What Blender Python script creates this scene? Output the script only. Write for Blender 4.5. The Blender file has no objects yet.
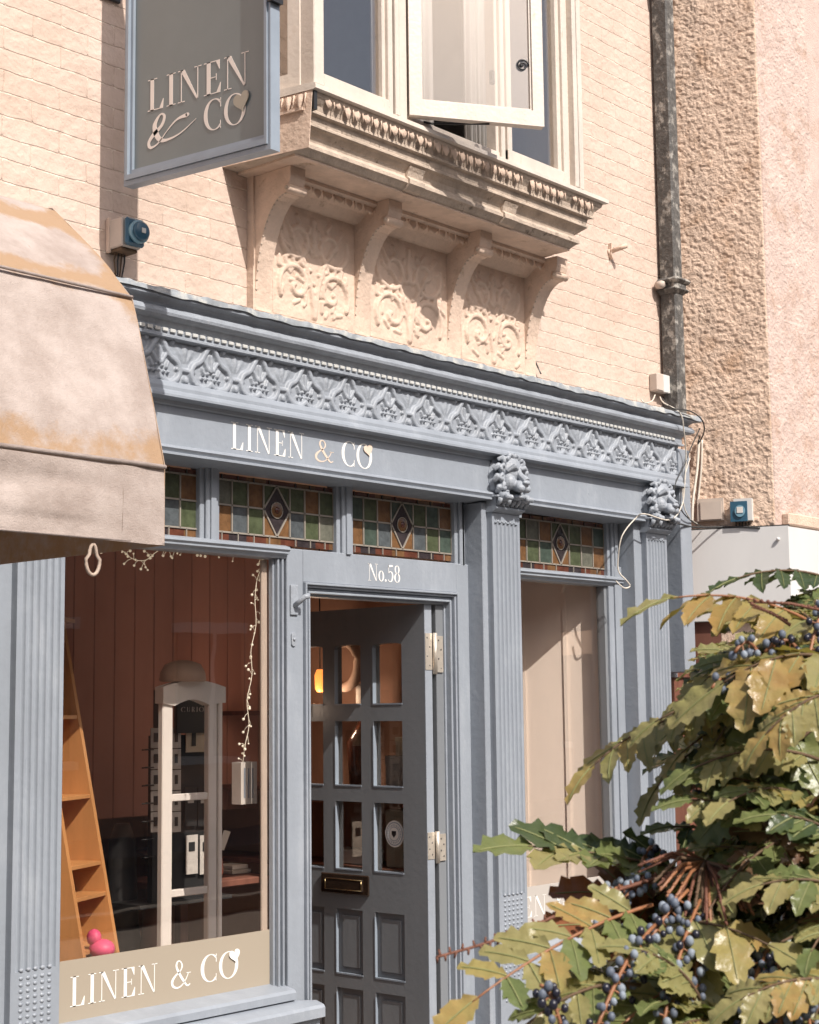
import bpy, math, random
import numpy as np
from mathutils import Vector, Matrix
random.seed(7); rng = np.random.default_rng(5)
S = bpy.context.scene
R = math.radians
# ------------------------------------------------------------------ camera, light, exposure
F0, YAW, PITCH, ROLL = 1600.0, R(48.65), R(6.94), R(-.70)
CAM = Vector((0, -4.2, 1.65))
cy, sy, cp, sp = math.cos(YAW), math.sin(YAW), math.cos(PITCH), math.sin(PITCH)
Fv = Vector((sy*cp, cy*cp, sp)); Rv = Vector((cy, -sy, 0)); Uv = Rv.cross(Fv)
R2 = Rv*math.cos(ROLL) + Uv*math.sin(ROLL); U2 = -Rv*math.sin(ROLL) + Uv*math.cos(ROLL)
cam = bpy.data.cameras.new('camera'); co = bpy.data.objects.new('camera', cam); S.collection.objects.link(co)
m = Matrix((R2, U2, -Fv)).transposed().to_4x4(); m.translation = CAM; co.matrix_world = m
cam.sensor_fit = 'VERTICAL'; cam.sensor_height = 36; cam.lens = F0/1024*36; cam.clip_end = 500; cam.clip_start = .05
cam.dof.use_dof = True; cam.dof.focus_distance = 5.6; cam.dof.aperture_fstop = 22
S.camera = co
EL, AZ = R(45), R(-9.5)
w = bpy.data.worlds.new('World'); S.world = w; w.use_nodes = True
nt = w.node_tree; bg = nt.nodes['Background']
sky = nt.nodes.new('ShaderNodeTexSky'); sky.sky_type = 'NISHITA'; sky.sun_disc = False
sky.sun_elevation = EL; sky.sun_rotation = math.pi - AZ; sky.dust_density = 4.0
nt.links.new(sky.outputs[0], bg.inputs[0]); bg.inputs[1].default_value = .122
sl = bpy.data.lights.new('sun', 'SUN'); sl.energy = 4.8; sl.angle = R(.5); sl.color = (1, .945, .88)
so = bpy.data.objects.new('sun', sl); S.collection.objects.link(so)
sdir = Vector((math.sin(AZ)*math.cos(EL), -math.cos(AZ)*math.cos(EL), math.sin(EL)))
so.rotation_euler = sdir.to_track_quat('Z', 'Y').to_euler()
S.view_settings.view_transform = 'Standard'; S.view_settings.look = 'None'
S.view_settings.exposure = .22; S.view_settings.gamma = 1
S.render.engine = 'CYCLES'

def ray(px, py):
    d = Fv*F0 + R2*(px-409.5) - U2*(py-512); return d
def PR(px, py, r):                                   # a point r metres from the camera
    d = ray(px, py).normalized(); return CAM + d*r
def PY(px, py, y):
    d = ray(px, py); return CAM + d*((y-CAM.y)/d.y)

# ------------------------------------------------------------------ materials
MT = {}
def mat(name, col, rough=.6, metal=0, var=.12, vscale=6, bump=0, bscale=40, spec=.5, col2=None, c2scale=3, c2lo=.5, c2hi=.65, streak=1, coat=0, chips=None):
    m = bpy.data.materials.new(name); m.use_nodes = True; n = m.node_tree; b = n.nodes['Principled BSDF']
    N, L = n.nodes.new, n.links.new
    tc = N('ShaderNodeTexCoord'); mp = N('ShaderNodeMapping'); L(tc.outputs['Object'], mp.inputs[0])
    mp.inputs['Scale'].default_value = (1, 1, 1/streak)
    no = N('ShaderNodeTexNoise'); no.inputs['Scale'].default_value = vscale; no.inputs['Detail'].default_value = 7; no.inputs['Roughness'].default_value = .65
    L(mp.outputs[0], no.inputs[0])
    mr = N('ShaderNodeMapRange'); mr.inputs[1].default_value = .3; mr.inputs[2].default_value = .7
    mr.inputs[3].default_value = 1-var; mr.inputs[4].default_value = 1+var; L(no.outputs[0], mr.inputs[0])
    mx = N('ShaderNodeMix'); mx.data_type = 'RGBA'; mx.blend_type = 'MULTIPLY'; mx.inputs[0].default_value = 1
    mx.inputs[6].default_value = (*col, 1); L(mr.outputs[0], mx.inputs[7]); out = mx.outputs[2]
    if col2:
        n2 = N('ShaderNodeTexNoise'); n2.inputs['Scale'].default_value = c2scale; n2.inputs['Detail'].default_value = 9; n2.inputs['Roughness'].default_value = .7
        L(mp.outputs[0], n2.inputs[0]); r2 = N('ShaderNodeMapRange'); r2.inputs[1].default_value = c2lo; r2.inputs[2].default_value = c2hi; L(n2.outputs[0], r2.inputs[0])
        m2 = N('ShaderNodeMix'); m2.data_type = 'RGBA'; L(r2.outputs[0], m2.inputs[0]); L(out, m2.inputs[6]); m2.inputs[7].default_value = (*col2, 1); out = m2.outputs[2]
    if chips:
        n5 = N('ShaderNodeTexNoise'); n5.inputs['Scale'].default_value = 17; n5.inputs['Detail'].default_value = 10; n5.inputs['Roughness'].default_value = .78; L(tc.outputs['Object'], n5.inputs[0])
        r5 = N('ShaderNodeMapRange'); r5.inputs[1].default_value = .665; r5.inputs[2].default_value = .70; r5.inputs[4].default_value = .75; L(n5.outputs[0], r5.inputs[0])
        m5 = N('ShaderNodeMix'); m5.data_type = 'RGBA'; L(r5.outputs[0], m5.inputs[0]); L(out, m5.inputs[6]); m5.inputs[7].default_value = (*chips, 1); out = m5.outputs[2]
    L(out, b.inputs['Base Color'])
    b.inputs['Roughness'].default_value = rough; b.inputs['Metallic'].default_value = metal; b.inputs['Specular IOR Level'].default_value = spec
    b.inputs['Coat Weight'].default_value = coat
    if bump:
        n3 = N('ShaderNodeTexNoise'); n3.inputs['Scale'].default_value = bscale; n3.inputs['Detail'].default_value = 6; L(tc.outputs['Object'], n3.inputs[0])
        bp = N('ShaderNodeBump'); bp.inputs['Distance'].default_value = bump; bp.inputs['Strength'].default_value = 1; L(n3.outputs[0], bp.inputs['Height']); L(bp.outputs[0], b.inputs['Normal'])
    MT[name] = m; return m
BLUE = (.262, .289, .328)
mat('blue_paint', BLUE, .42, var=.09, vscale=7, bump=.0016, bscale=38, col2=(.33, .355, .39), c2scale=7, c2lo=.55, c2hi=.75, streak=3, chips=(.12, .13, .14))
mat('blue_relief', (.268, .292, .328), .5, var=.16, vscale=16, bump=.0018, bscale=120, col2=(.36, .375, .40), c2scale=30, c2lo=.58, c2hi=.72, chips=(.13, .135, .14))
mat('flashing', (.24, .26, .28), .6, var=.3, vscale=16, bump=.006, bscale=22, col2=(.40, .40, .38), c2scale=14, c2lo=.5, c2hi=.6)
mat('bead_glint', (.50, .50, .48), .5)  # glint on the beads put into a pale colour
mat('door_paint', (.185, .197, .212), .32, var=.08, vscale=5, bump=.0008, bscale=50, streak=5)
mat('sign_face', (.155, .178, .182), .28, var=.06, vscale=3, spec=.6)
mat('sign_frame', (.25, .29, .34), .35, var=.08, vscale=8)
mat('lettering_white', (.80, .78, .74), .5, var=.03)
mat('lettering_cream', (.76, .68, .62), .5, var=.04)
mat('heart_tan', (.66, .54, .44), .5, var=.04)
mat('heart_grey', (.34, .30, .24), .5, var=.04)
mat('cream_frame', (.62, .545, .475), .45, var=.10, vscale=9, bump=.0014, bscale=60, col2=(.50, .38, .28), c2scale=18, c2lo=.60, c2hi=.74, streak=3, chips=(.20, .13, .09))
mat('stone', (.60, .455, .36), .8, var=.16, vscale=10, bump=.004, bscale=60, col2=(.36, .25, .17), c2scale=11, c2lo=.60, c2hi=.72)
mat('stone_dirty', (.45, .365, .295), .85, var=.25, vscale=12, bump=.004, bscale=70, col2=(.15, .115, .085), c2scale=14, c2lo=.58, c2hi=.68)
mat('iron', (.085, .08, .075), .7, var=.45, vscale=30, bump=.006, bscale=50, col2=(.34, .32, .29), c2scale=20, c2lo=.52, c2hi=.62, streak=1.4)
mat('black_iron', (.02, .02, .022), .45)
mat('brass', (.55, .42, .22), .3, metal=1)
mat('steel', (.60, .54, .46), .45, metal=.6, var=.15, vscale=30)
mat('letterbox', (.030, .018, .012), .18, var=.3, vscale=20, spec=.7)
mat('wood', (.56, .27, .10), .38, var=.22, vscale=6, streak=7, bump=.0008, bscale=30)
mat('dark_wood', (.13, .052, .034), .55, var=.25, vscale=6, streak=8, col2=(.22, .09, .06), c2scale=5, c2lo=.5, c2hi=.62)
mat('white_frame', (.84, .79, .74), .5, var=.05)
mat('black_rack', (.018, .018, .018), .5)
mat('card', (.50, .46, .42), .7, var=.15, vscale=40)
mat('beige_card', (.50, .42, .32), .7, var=.1)
mat('brown_wall', (.42, .25, .18), .75, var=.15, vscale=3)
mat('backdrop', (.44, .21, .16), .7, var=.12, vscale=4, streak=6)
mat('shop_floor', (.22, .15, .11), .5, var=.25, vscale=6)
mat('ceiling', (.62, .45, .34), .8)
mat('cream_panel', (.86, .76, .68), .55, var=.05, vscale=4, streak=5)
mat('pink', (.75, .10, .22), .5)
mat('orange', (.62, .14, .04), .5)
mat('hat_pale', (.50, .36, .28), .8)
mat('white_box', (.62, .60, .57), .5, var=.05)
mat('beige_box', (.50, .42, .36), .6, var=.08)
mat('teal', (.030, .095, .150), .3, var=.1, vscale=20, spec=.6)
mat('teal_rim', (.16, .30, .38), .25, spec=.6)
mat('cable_white', (.58, .53, .46), .6, var=.15, vscale=20)
mat('cable_black', (.035, .035, .035), .6)
mat('white_fascia', (.62, .61, .60), .5, var=.05, vscale=3, streak=3)
mat('curtain', (.62, .60, .58), .9, var=.08)
mat('room_grey', (.40, .38, .36), .8)
mat('lead', (.25, .22, .185), .6, var=.1, vscale=30)
mat('lead_dark', (.05, .045, .04), .5)
for nm, c in dict(g_green=(.065, .078, .042), g_amber=(.145, .075, .034), g_blue=(.075, .085, .09), g_teal=(.055, .075, .06), g_red=(.10, .035, .022), g_dark=(.035, .028, .03), g_grey=(.12, .12, .095)).items():
    mat(nm, c, .16, var=.35, vscale=28, bump=.0016, bscale=45, spec=.6)
mat('berry', (.115, .135, .175), .55, var=.35, vscale=90, spec=.4)
mat('berry_pale', (.23, .265, .31), .65, var=.2, vscale=90, spec=.3)
mat('berry_dark', (.018, .018, .03), .3, var=.3, vscale=80)
mat('stalk_red', (.15, .058, .034), .75, var=.3, vscale=30)
mat('stalk_orange', (.26, .11, .05), .5, var=.3, vscale=30)
mat('stem_brown', (.11, .065, .035), .8, var=.3, vscale=30, bump=.002, bscale=90)
mat('pavement', (.17, .155, .14), .85, var=.15, vscale=3, bump=.004, bscale=30)
mat('asphalt', (.055, .055, .055), .9, var=.2, vscale=8, bump=.004, bscale=90)
mat('opposite_brick', (.46, .29, .21), .85, var=.2, vscale=3)
mat('opposite_glass', (.05, .06, .07), .1)
mat('roof_tile', (.12, .08, .07), .8)
mat('kerb', (.14, .13, .12), .85)
mat('bulb', (.80, .76, .66), .35); MT['bulb'].node_tree.nodes['Principled BSDF'].inputs['Emission Color'].default_value = (1, .85, .6, 1); MT['bulb'].node_tree.nodes['Principled BSDF'].inputs['Emission Strength'].default_value = .35  # fairy-light bulbs glow faintly; their wire is given the same glow
mat('lamp_glow', (.8, .3, .08), .4); MT['lamp_glow'].node_tree.nodes['Principled BSDF'].inputs['Emission Color'].default_value = (1, .30, .06, 1); MT['lamp_glow'].node_tree.nodes['Principled BSDF'].inputs['Emission Strength'].default_value = 1.6
mat('strap', (.40, .31, .25), .7)
mat('paper', (.66, .62, .58), .7)

mat('leaf_rib', (.20, .21, .08), .6)
mat('dark_green', (.045, .055, .05), .4)
def leafmat(name, col, col2, rough=.29):
    m = mat(name, col, rough, var=.16, vscale=45, bump=.0018, bscale=80, col2=col2, c2scale=9, c2lo=.44, c2hi=.70, spec=.35)
    b = m.node_tree.nodes['Principled BSDF']
    tr = m.node_tree.nodes.new('ShaderNodeBsdfTranslucent'); tr.inputs[0].default_value = (col[0]*1.8, col[1]*1.8, col[2], 1)
    mx = m.node_tree.nodes.new('ShaderNodeMixShader'); mx.inputs[0].default_value = .22
    o = m.node_tree.nodes['Material Output']; l = m.node_tree.links.new
    l(b.outputs[0], mx.inputs[1]); l(tr.outputs[0], mx.inputs[2]); l(mx.outputs[0], o.inputs[0])
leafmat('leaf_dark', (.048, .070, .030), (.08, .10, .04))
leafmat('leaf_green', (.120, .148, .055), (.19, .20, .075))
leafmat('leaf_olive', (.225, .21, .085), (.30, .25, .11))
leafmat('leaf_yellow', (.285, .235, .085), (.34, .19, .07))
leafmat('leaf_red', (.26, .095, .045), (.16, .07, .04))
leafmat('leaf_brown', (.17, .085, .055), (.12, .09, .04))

def stucco(name, col):
    m = mat(name, col, .9, var=.14, vscale=9, bump=.006, bscale=110, col2=(col[0]*.72, col[1]*.62, col[2]*.52), c2scale=5, c2lo=.52, c2hi=.72)
stucco('stucco_pink', (.56, .43, .375)); stucco('stucco_tan', (.60, .45, .35))

def brickmat():
    m = bpy.data.materials.new('painted_brick'); m.use_nodes = True; n = m.node_tree; b = n.nodes['Principled BSDF']; N, L = n.nodes.new, n.links.new
    tc = N('ShaderNodeTexCoord'); sx = N('ShaderNodeSeparateXYZ'); L(tc.outputs['Object'], sx.inputs[0]); cx = N('ShaderNodeCombineXYZ')
    L(sx.outputs[0], cx.inputs[0]); L(sx.outputs[2], cx.inputs[1])
    wn = N('ShaderNodeTexNoise'); wn.inputs['Scale'].default_value = 9; wn.inputs['Detail'].default_value = 4; L(tc.outputs['Object'], wn.inputs[0])
    wm = N('ShaderNodeVectorMath'); wm.operation = 'SCALE'; wm.inputs[3].default_value = .017; L(wn.outputs['Color'], wm.inputs[0])
    wa = N('ShaderNodeVectorMath'); L(cx.outputs[0], wa.inputs[0]); L(wm.outputs[0], wa.inputs[1])
    br = N('ShaderNodeTexBrick'); br.inputs['Scale'].default_value = 1; br.inputs['Brick Width'].default_value = .225; br.inputs['Row Height'].default_value = .075
    br.inputs['Mortar Size'].default_value = .0035; br.inputs['Mortar Smooth'].default_value = .6; L(wa.outputs[0], br.inputs[0])
    s2 = N('ShaderNodeSeparateXYZ'); L(wa.outputs[0], s2.inputs[0]); dv = N('ShaderNodeMath'); dv.operation = 'DIVIDE'; dv.inputs[1].default_value = .075; L(s2.outputs[1], dv.inputs[0])
    pp = N('ShaderNodeMath'); pp.operation = 'PINGPONG'; pp.inputs[1].default_value = .5; L(dv.outputs[0], pp.inputs[0])
    hm = N('ShaderNodeMapRange'); hm.inputs[1].default_value = .06; hm.inputs[2].default_value = .12; hm.inputs[3].default_value = 1; hm.inputs[4].default_value = .28; L(pp.outputs[0], hm.inputs[0])
    fc = N('ShaderNodeMath'); fc.operation = 'MULTIPLY'; L(hm.outputs[0], fc.inputs[0]); L(br.outputs['Fac'], fc.inputs[1])
    n1 = N('ShaderNodeTexNoise'); n1.inputs['Scale'].default_value = 3.2; n1.inputs['Detail'].default_value = 10; n1.inputs['Roughness'].default_value = .68; L(tc.outputs['Object'], n1.inputs[0])
    n2 = N('ShaderNodeTexNoise'); n2.inputs['Scale'].default_value = 26; n2.inputs['Detail'].default_value = 8; L(tc.outputs['Object'], n2.inputs[0])
    cr = N('ShaderNodeValToRGB'); e = cr.color_ramp.elements; e[0].position = .3; e[0].color = (.52, .395, .32, 1); e[1].position = .7; e[1].color = (.625, .495, .42, 1); L(n1.outputs[0], cr.inputs[0])
    # the mortar joints show as lighter, brushed lines in places
    mr = N('ShaderNodeMapRange'); mr.inputs[1].default_value = .50; mr.inputs[2].default_value = .60; mr.inputs[3].default_value = 0; mr.inputs[4].default_value = .75; L(n2.outputs[0], mr.inputs[0])
    mu = N('ShaderNodeMath'); mu.operation = 'MULTIPLY'; L(mr.outputs[0], mu.inputs[0]); L(fc.outputs[0], mu.inputs[1])
    mx = N('ShaderNodeMix'); mx.data_type = 'RGBA'; 
    br.inputs['Color1'].default_value = (.965, .955, .945, 1); br.inputs['Color2'].default_value = (1.03, 1.03, 1.03, 1); br.inputs['Mortar'].default_value = (.93, .90, .87, 1)
    mt_ = N('ShaderNodeMix'); mt_.data_type = 'RGBA'; mt_.blend_type = 'MULTIPLY'; mt_.inputs[0].default_value = 1; L(cr.outputs[0], mt_.inputs[6]); L(br.outputs['Color'], mt_.inputs[7])
    L(mu.outputs[0], mx.inputs[0]); L(mt_.outputs[2], mx.inputs[6]); mx.inputs[7].default_value = (.80, .70, .58, 1)
    # chips where the paint has gone
    n4 = N('ShaderNodeTexNoise'); n4.inputs['Scale'].default_value = 15; n4.inputs['Detail'].default_value = 9; n4.inputs['Roughness'].default_value = .75; L(tc.outputs['Object'], n4.inputs[0])
    r4 = N('ShaderNodeMapRange'); r4.inputs[1].default_value = .645; r4.inputs[2].default_value = .70; r4.inputs[4].default_value = .6; L(n4.outputs[0], r4.inputs[0])
    m4 = N('ShaderNodeMix'); m4.data_type = 'RGBA'; L(r4.outputs[0], m4.inputs[0]); L(mx.outputs[2], m4.inputs[6]); m4.inputs[7].default_value = (.33, .20, .13, 1)
    L(m4.outputs[2], b.inputs['Base Color']); b.inputs['Roughness'].default_value = .8
    ma = N('ShaderNodeMath'); ma.operation = 'MULTIPLY_ADD'; ma.inputs[1].default_value = -.30; L(fc.outputs[0], ma.inputs[0])
    mb = N('ShaderNodeMath'); mb.operation = 'MULTIPLY_ADD'; mb.inputs[1].default_value = .8; L(n2.outputs[0], mb.inputs[0]); L(n1.outputs[0], mb.inputs[2]); L(mb.outputs[0], ma.inputs[2])
    bp = N('ShaderNodeBump'); bp.inputs['Distance'].default_value = .011; bp.inputs['Strength'].default_value = .9; L(ma.outputs[0], bp.inputs['Height']); L(bp.outputs[0], b.inputs['Normal'])
    MT['painted_brick'] = m
brickmat()

def canvasmat():
    m = bpy.data.materials.new('canvas'); m.use_nodes = True; n = m.node_tree; b = n.nodes['Principled BSDF']; N, L = n.nodes.new, n.links.new
    tc = N('ShaderNodeTexCoord'); at = N('ShaderNodeAttribute'); at.attribute_name = 'stain'
    n1 = N('ShaderNodeTexNoise'); n1.inputs['Scale'].default_value = 7; n1.inputs['Detail'].default_value = 9; n1.inputs['Roughness'].default_value = .7; L(tc.outputs['Object'], n1.inputs[0])
    cr = N('ShaderNodeValToRGB'); e = cr.color_ramp.elements; e[0].position = .35; e[0].color = (.36, .29, .255, 1); e[1].position = .65; e[1].color = (.52, .44, .40, 1); L(n1.outputs[0], cr.inputs[0])
    n2 = N('ShaderNodeTexNoise'); n2.inputs['Scale'].default_value = 12; n2.inputs['Detail'].default_value = 10; n2.inputs['Roughness'].default_value = .72; L(tc.outputs['Object'], n2.inputs[0])
    ad = N('ShaderNodeMath'); L(at.outputs['Fac'], ad.inputs[0]); L(n2.outputs[0], ad.inputs[1])
    r = N('ShaderNodeMapRange'); r.inputs[1].default_value = .80; r.inputs[2].default_value = 1.02; r.inputs[4].default_value = .85; L(ad.outputs[0], r.inputs[0])
    mx = N('ShaderNodeMix'); mx.data_type = 'RGBA'; L(r.outputs[0], mx.inputs[0]); L(cr.outputs[0], mx.inputs[6]); mx.inputs[7].default_value = (.38, .235, .125, 1)
    # streaks of black mildew
    mp = N('ShaderNodeMapping'); mp.inputs['Scale'].default_value = (60, 20, 6); L(tc.outputs['Object'], mp.inputs[0])
    n3 = N('ShaderNodeTexNoise'); n3.inputs['Scale'].default_value = 1; n3.inputs['Detail'].default_value = 4; L(mp.outputs[0], n3.inputs[0])
    r3 = N('ShaderNodeMapRange'); r3.inputs[1].default_value = .68; r3.inputs[2].default_value = .78; r3.inputs[4].default_value = .45; L(n3.outputs[0], r3.inputs[0])
    m3 = N('ShaderNodeMix'); m3.data_type = 'RGBA'; L(r3.outputs[0], m3.inputs[0]); L(mx.outputs[2], m3.inputs[6]); m3.inputs[7].default_value = (.22, .15, .11, 1)
    L(m3.outputs[2], b.inputs['Base Color']); b.inputs['Roughness'].default_value = .75
    bp = N('ShaderNodeBump'); bp.inputs['Distance'].default_value = .006
    n6 = N('ShaderNodeTexNoise'); n6.inputs['Scale'].default_value = 260; n6.inputs['Detail'].default_value = 3; L(tc.outputs['Object'], n6.inputs[0]); a6 = N('ShaderNodeMath'); a6.operation = 'MULTIPLY_ADD'; a6.inputs[1].default_value = .22; L(n6.outputs[0], a6.inputs[0]); L(n1.outputs[0], a6.inputs[2]); L(a6.outputs[0], bp.inputs['Height']); L(bp.outputs[0], b.inputs['Normal'])
    tr = N('ShaderNodeBsdfTranslucent'); tr.inputs[0].default_value = (.5, .3, .16, 1); ms = N('ShaderNodeMixShader'); ms.inputs[0].default_value = .15
    L(b.outputs[0], ms.inputs[1]); L(tr.outputs[0], ms.inputs[2]); L(ms.outputs[0], n.nodes['Material Output'].inputs[0])
    MT['canvas'] = m
canvasmat()

def glassmat(name, tint=(1, 1, 1), ior=1.5, frost=0, frostcol=(.5, .5, .45)):
    m = bpy.data.materials.new(name); m.use_nodes = True; n = m.node_tree; N, L = n.nodes.new, n.links.new
    n.nodes.remove(n.nodes['Principled BSDF'])
    tr = N('ShaderNodeBsdfTransparent'); tr.inputs[0].default_value = (*tint, 1); gl = N('ShaderNodeBsdfGlossy'); gl.inputs['Roughness'].default_value = .01; gl.inputs[0].default_value = (.90, .82, .74, 1)
    tc = N('ShaderNodeTexCoord'); no = N('ShaderNodeTexNoise'); no.inputs['Scale'].default_value = 2.5; L(tc.outputs['Object'], no.inputs[0])
    bp = N('ShaderNodeBump'); bp.inputs['Distance'].default_value = .0006; L(no.outputs[0], bp.inputs['Height']); L(bp.outputs[0], gl.inputs['Normal'])
    fr = N('ShaderNodeLayerWeight'); fr.inputs[0].default_value = .5; pw = N('ShaderNodeMath'); pw.operation = 'POWER'; pw.inputs[1].default_value = 4.0; L(fr.outputs['Facing'], pw.inputs[0]); mu = N('ShaderNodeMath'); mu.operation = 'MULTIPLY_ADD'; mu.inputs[1].default_value = .75; mu.inputs[2].default_value = (ior-1.5)*.5+.095; L(pw.outputs[0], mu.inputs[0])
    mx = N('ShaderNodeMixShader'); L(mu.outputs[0], mx.inputs[0]); L(tr.outputs[0], mx.inputs[1]); L(gl.outputs[0], mx.inputs[2]); o = mx
    if frost:
        df = N('ShaderNodeBsdfPrincipled'); df.inputs['Base Color'].default_value = (*frostcol, 1); df.inputs['Roughness'].default_value = .3
        m2 = N('ShaderNodeMixShader'); m2.inputs[0].default_value = frost; L(mx.outputs[0], m2.inputs[1]); L(df.outputs[0], m2.inputs[2]); o = m2
    L(o.outputs[0], n.nodes['Material Output'].inputs[0]); MT[name] = m
glassmat('window_glass', (.985, .97, .955)); glassmat('frosted_film', (.6, .6, .6), frost=.90, frostcol=(.38, .325, .255)); glassmat('upper_glass', (.9, .9, .9), ior=1.72); glassmat('door_glass', (.985, .97, .95))
glassmat('frosted_pale', (.6, .6, .6), frost=.9, frostcol=(.50, .46, .42))

# ------------------------------------------------------------------ mesh helpers
class MB:
    def __init__(s): s.v = []; s.f = []; s.m = []; s.s = []; s.mats = []
    def mi(s, name):
        if name not in s.mats: s.mats.append(name)
        return s.mats.index(name)
    def add(s, vs, fs, mt, smooth=False):
        o = len(s.v); k = s.mi(mt); s.v += [tuple(v) for v in vs]
        for f in fs: s.f.append(tuple(i+o for i in f)); s.m.append(k); s.s.append(smooth)
    def box(s, a, b, mt, bev=0):
        x0, y0, z0 = [min(p, q) for p, q in zip(a, b)]; x1, y1, z1 = [max(p, q) for p, q in zip(a, b)]
        e = min(bev, (x1-x0)*.45, (y1-y0)*.45, (z1-z0)*.45)
        if e <= 0:
            s.add([(x0,y0,z0),(x1,y0,z0),(x1,y1,z0),(x0,y1,z0),(x0,y0,z1),(x1,y0,z1),(x1,y1,z1),(x0,y1,z1)],
                  [(0,3,2,1),(4,5,6,7),(0,1,5,4),(1,2,6,5),(2,3,7,6),(3,0,4,7)], mt)
            return
        # chamfered box: three rings of 8 verts
        vs = []
        for (z, i) in ((z0, e), (z0+e, 0), (z1-e, 0), (z1, e)):
            for (x, y) in ((x0+e+i*0, y0+i), (x1-e, y0+i), (x1-i, y0+e), (x1-i, y1-e), (x1-e, y1-i), (x0+e, y1-i), (x0+i, y1-e), (x0+i, y0+e)):
                vs.append((min(max(x, x0+i), x1-i), min(max(y, y0+i), y1-i), z))
        fs = [tuple(range(7, -1, -1)), tuple(range(24, 32))]
        for k in range(3):
            for j in range(8): a_, b_ = k*8+j, k*8+(j+1) % 8; fs.append((a_, b_, b_+8, a_+8))
        s.add(vs, fs, mt)
    def obox(s, o, u, v, n, mt):                     # oblique box from corner o along u, v, n
        o, u, v, n = map(Vector, (o, u, v, n))
        vs = [o, o+u, o+u+v, o+v, o+n, o+u+n, o+u+v+n, o+v+n]
        s.add(vs, [(0,3,2,1),(4,5,6,7),(0,1,5,4),(1,2,6,5),(2,3,7,6),(3,0,4,7)], mt)
    def extx(s, prof, x0, x1, mt, closed=True, smooth=False, cap=True):   # prof [(y,z)]; x0/x1 number or function(y,z)
        n = len(prof); fx = lambda f, p: f(*p) if callable(f) else f
        vs = [(fx(x0, p), *p) for p in prof] + [(fx(x1, p), *p) for p in prof]
        fs = [(i, (i+1) % n, n+(i+1) % n, n+i) for i in range(n if closed else n-1)]
        s.add(vs, fs, mt, smooth)
        if closed and cap: s.add(vs[:n], [tuple(range(n))[::-1]], mt); s.add(vs[n:], [tuple(range(n))], mt)
    def ext(s, pts, vec, mt):                        # planar polygon of 3D pts pushed along vec
        n = len(pts); vec = Vector(vec); vs = [Vector(p) for p in pts]; vs += [v+vec for v in vs]
        s.add(vs, [tuple(range(n))[::-1], tuple(range(n, 2*n))] + [(i, (i+1) % n, n+(i+1) % n, n+i) for i in range(n)], mt)
    def tube(s, pts, r, mt, seg=6, cap=True):
        pts = [Vector(p) for p in pts]; n = len(pts); rs = r if isinstance(r, (list, tuple)) else [r]*n
        vs = []; up = Vector((.13, .3, .95)).normalized()
        for i, p in enumerate(pts):
            t = (pts[min(i+1, n-1)]-pts[max(i-1, 0)]).normalized(); a = t.cross(up)
            if a.length < .1: a = t.cross(Vector((1, 0, 0)))
            a.normalize(); b = t.cross(a)
            for k in range(seg): q = 2*math.pi*k/seg; vs.append(p+(a*math.cos(q)+b*math.sin(q))*rs[i])
        fs = [(i*seg+k, i*seg+(k+1) % seg, (i+1)*seg+(k+1) % seg, (i+1)*seg+k) for i in range(n-1) for k in range(seg)]
        if cap: fs += [tuple(range(seg))[::-1], tuple(range((n-1)*seg, n*seg))]
        s.add(vs, fs, mt, True)
    def ball(s, c, r, mt, seg=10, rings=6):
        c = Vector(c); r = Vector(r) if not isinstance(r, (int, float)) else Vector((r, r, r))
        vs = [c+Vector((0, 0, r.z))]
        for i in range(1, rings):
            th = math.pi*i/rings
            for k in range(seg): q = 2*math.pi*k/seg; vs.append(c+Vector((r.x*math.sin(th)*math.cos(q), r.y*math.sin(th)*math.sin(q), r.z*math.cos(th))))
        vs.append(c-Vector((0, 0, r.z))); L_ = len(vs)-1
        fs = [(0, 1+k, 1+(k+1) % seg) for k in range(seg)]
        for i in range(rings-2): fs += [(1+i*seg+k, 1+(i+1)*seg+k, 1+(i+1)*seg+(k+1) % seg, 1+i*seg+(k+1) % seg) for k in range(seg)]
        fs += [(L_, 1+(rings-2)*seg+(k+1) % seg, 1+(rings-2)*seg+k) for k in range(seg)]
        s.add(vs, fs, mt, True)
    def lathe(s, c, prof, mt, axis='z', seg=24):     # prof [(r,h)]
        vs = []
        for r, h in prof:
            for k in range(seg):
                q = 2*math.pi*k/seg; a, b = r*math.cos(q), r*math.sin(q)
                vs.append((c[0]+a, c[1]+b, c[2]+h) if axis == 'z' else (c[0]+a, c[1]+h, c[2]+b))
        n = len(prof); fs = [(i*seg+k, i*seg+(k+1) % seg, (i+1)*seg+(k+1) % seg, (i+1)*seg+k) for i in range(n-1) for k in range(seg)]
        fs += [tuple(range(seg))[::-1], tuple(range((n-1)*seg, n*seg))]
        s.add(vs, fs, mt, True)
    def grid(s, o, u, v, n, H, mt, smooth=True):     # heights H[nv][nu] over the parallelogram o,u,v
        nv, nu = H.shape; o, u, v, n = map(np.array, (o, u, v, n))
        U, V = np.meshgrid(np.linspace(0, 1, nu), np.linspace(0, 1, nv))
        P = o + U[..., None]*u + V[..., None]*v + H[..., None]*n
        idx = np.arange(nu*nv).reshape(nv, nu)
        q = np.stack([idx[:-1, :-1], idx[:-1, 1:], idx[1:, 1:], idx[1:, :-1]], -1).reshape(-1, 4)
        s.add(P.reshape(-1, 3).tolist(), [tuple(a) for a in q.tolist()], mt, smooth)
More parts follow.
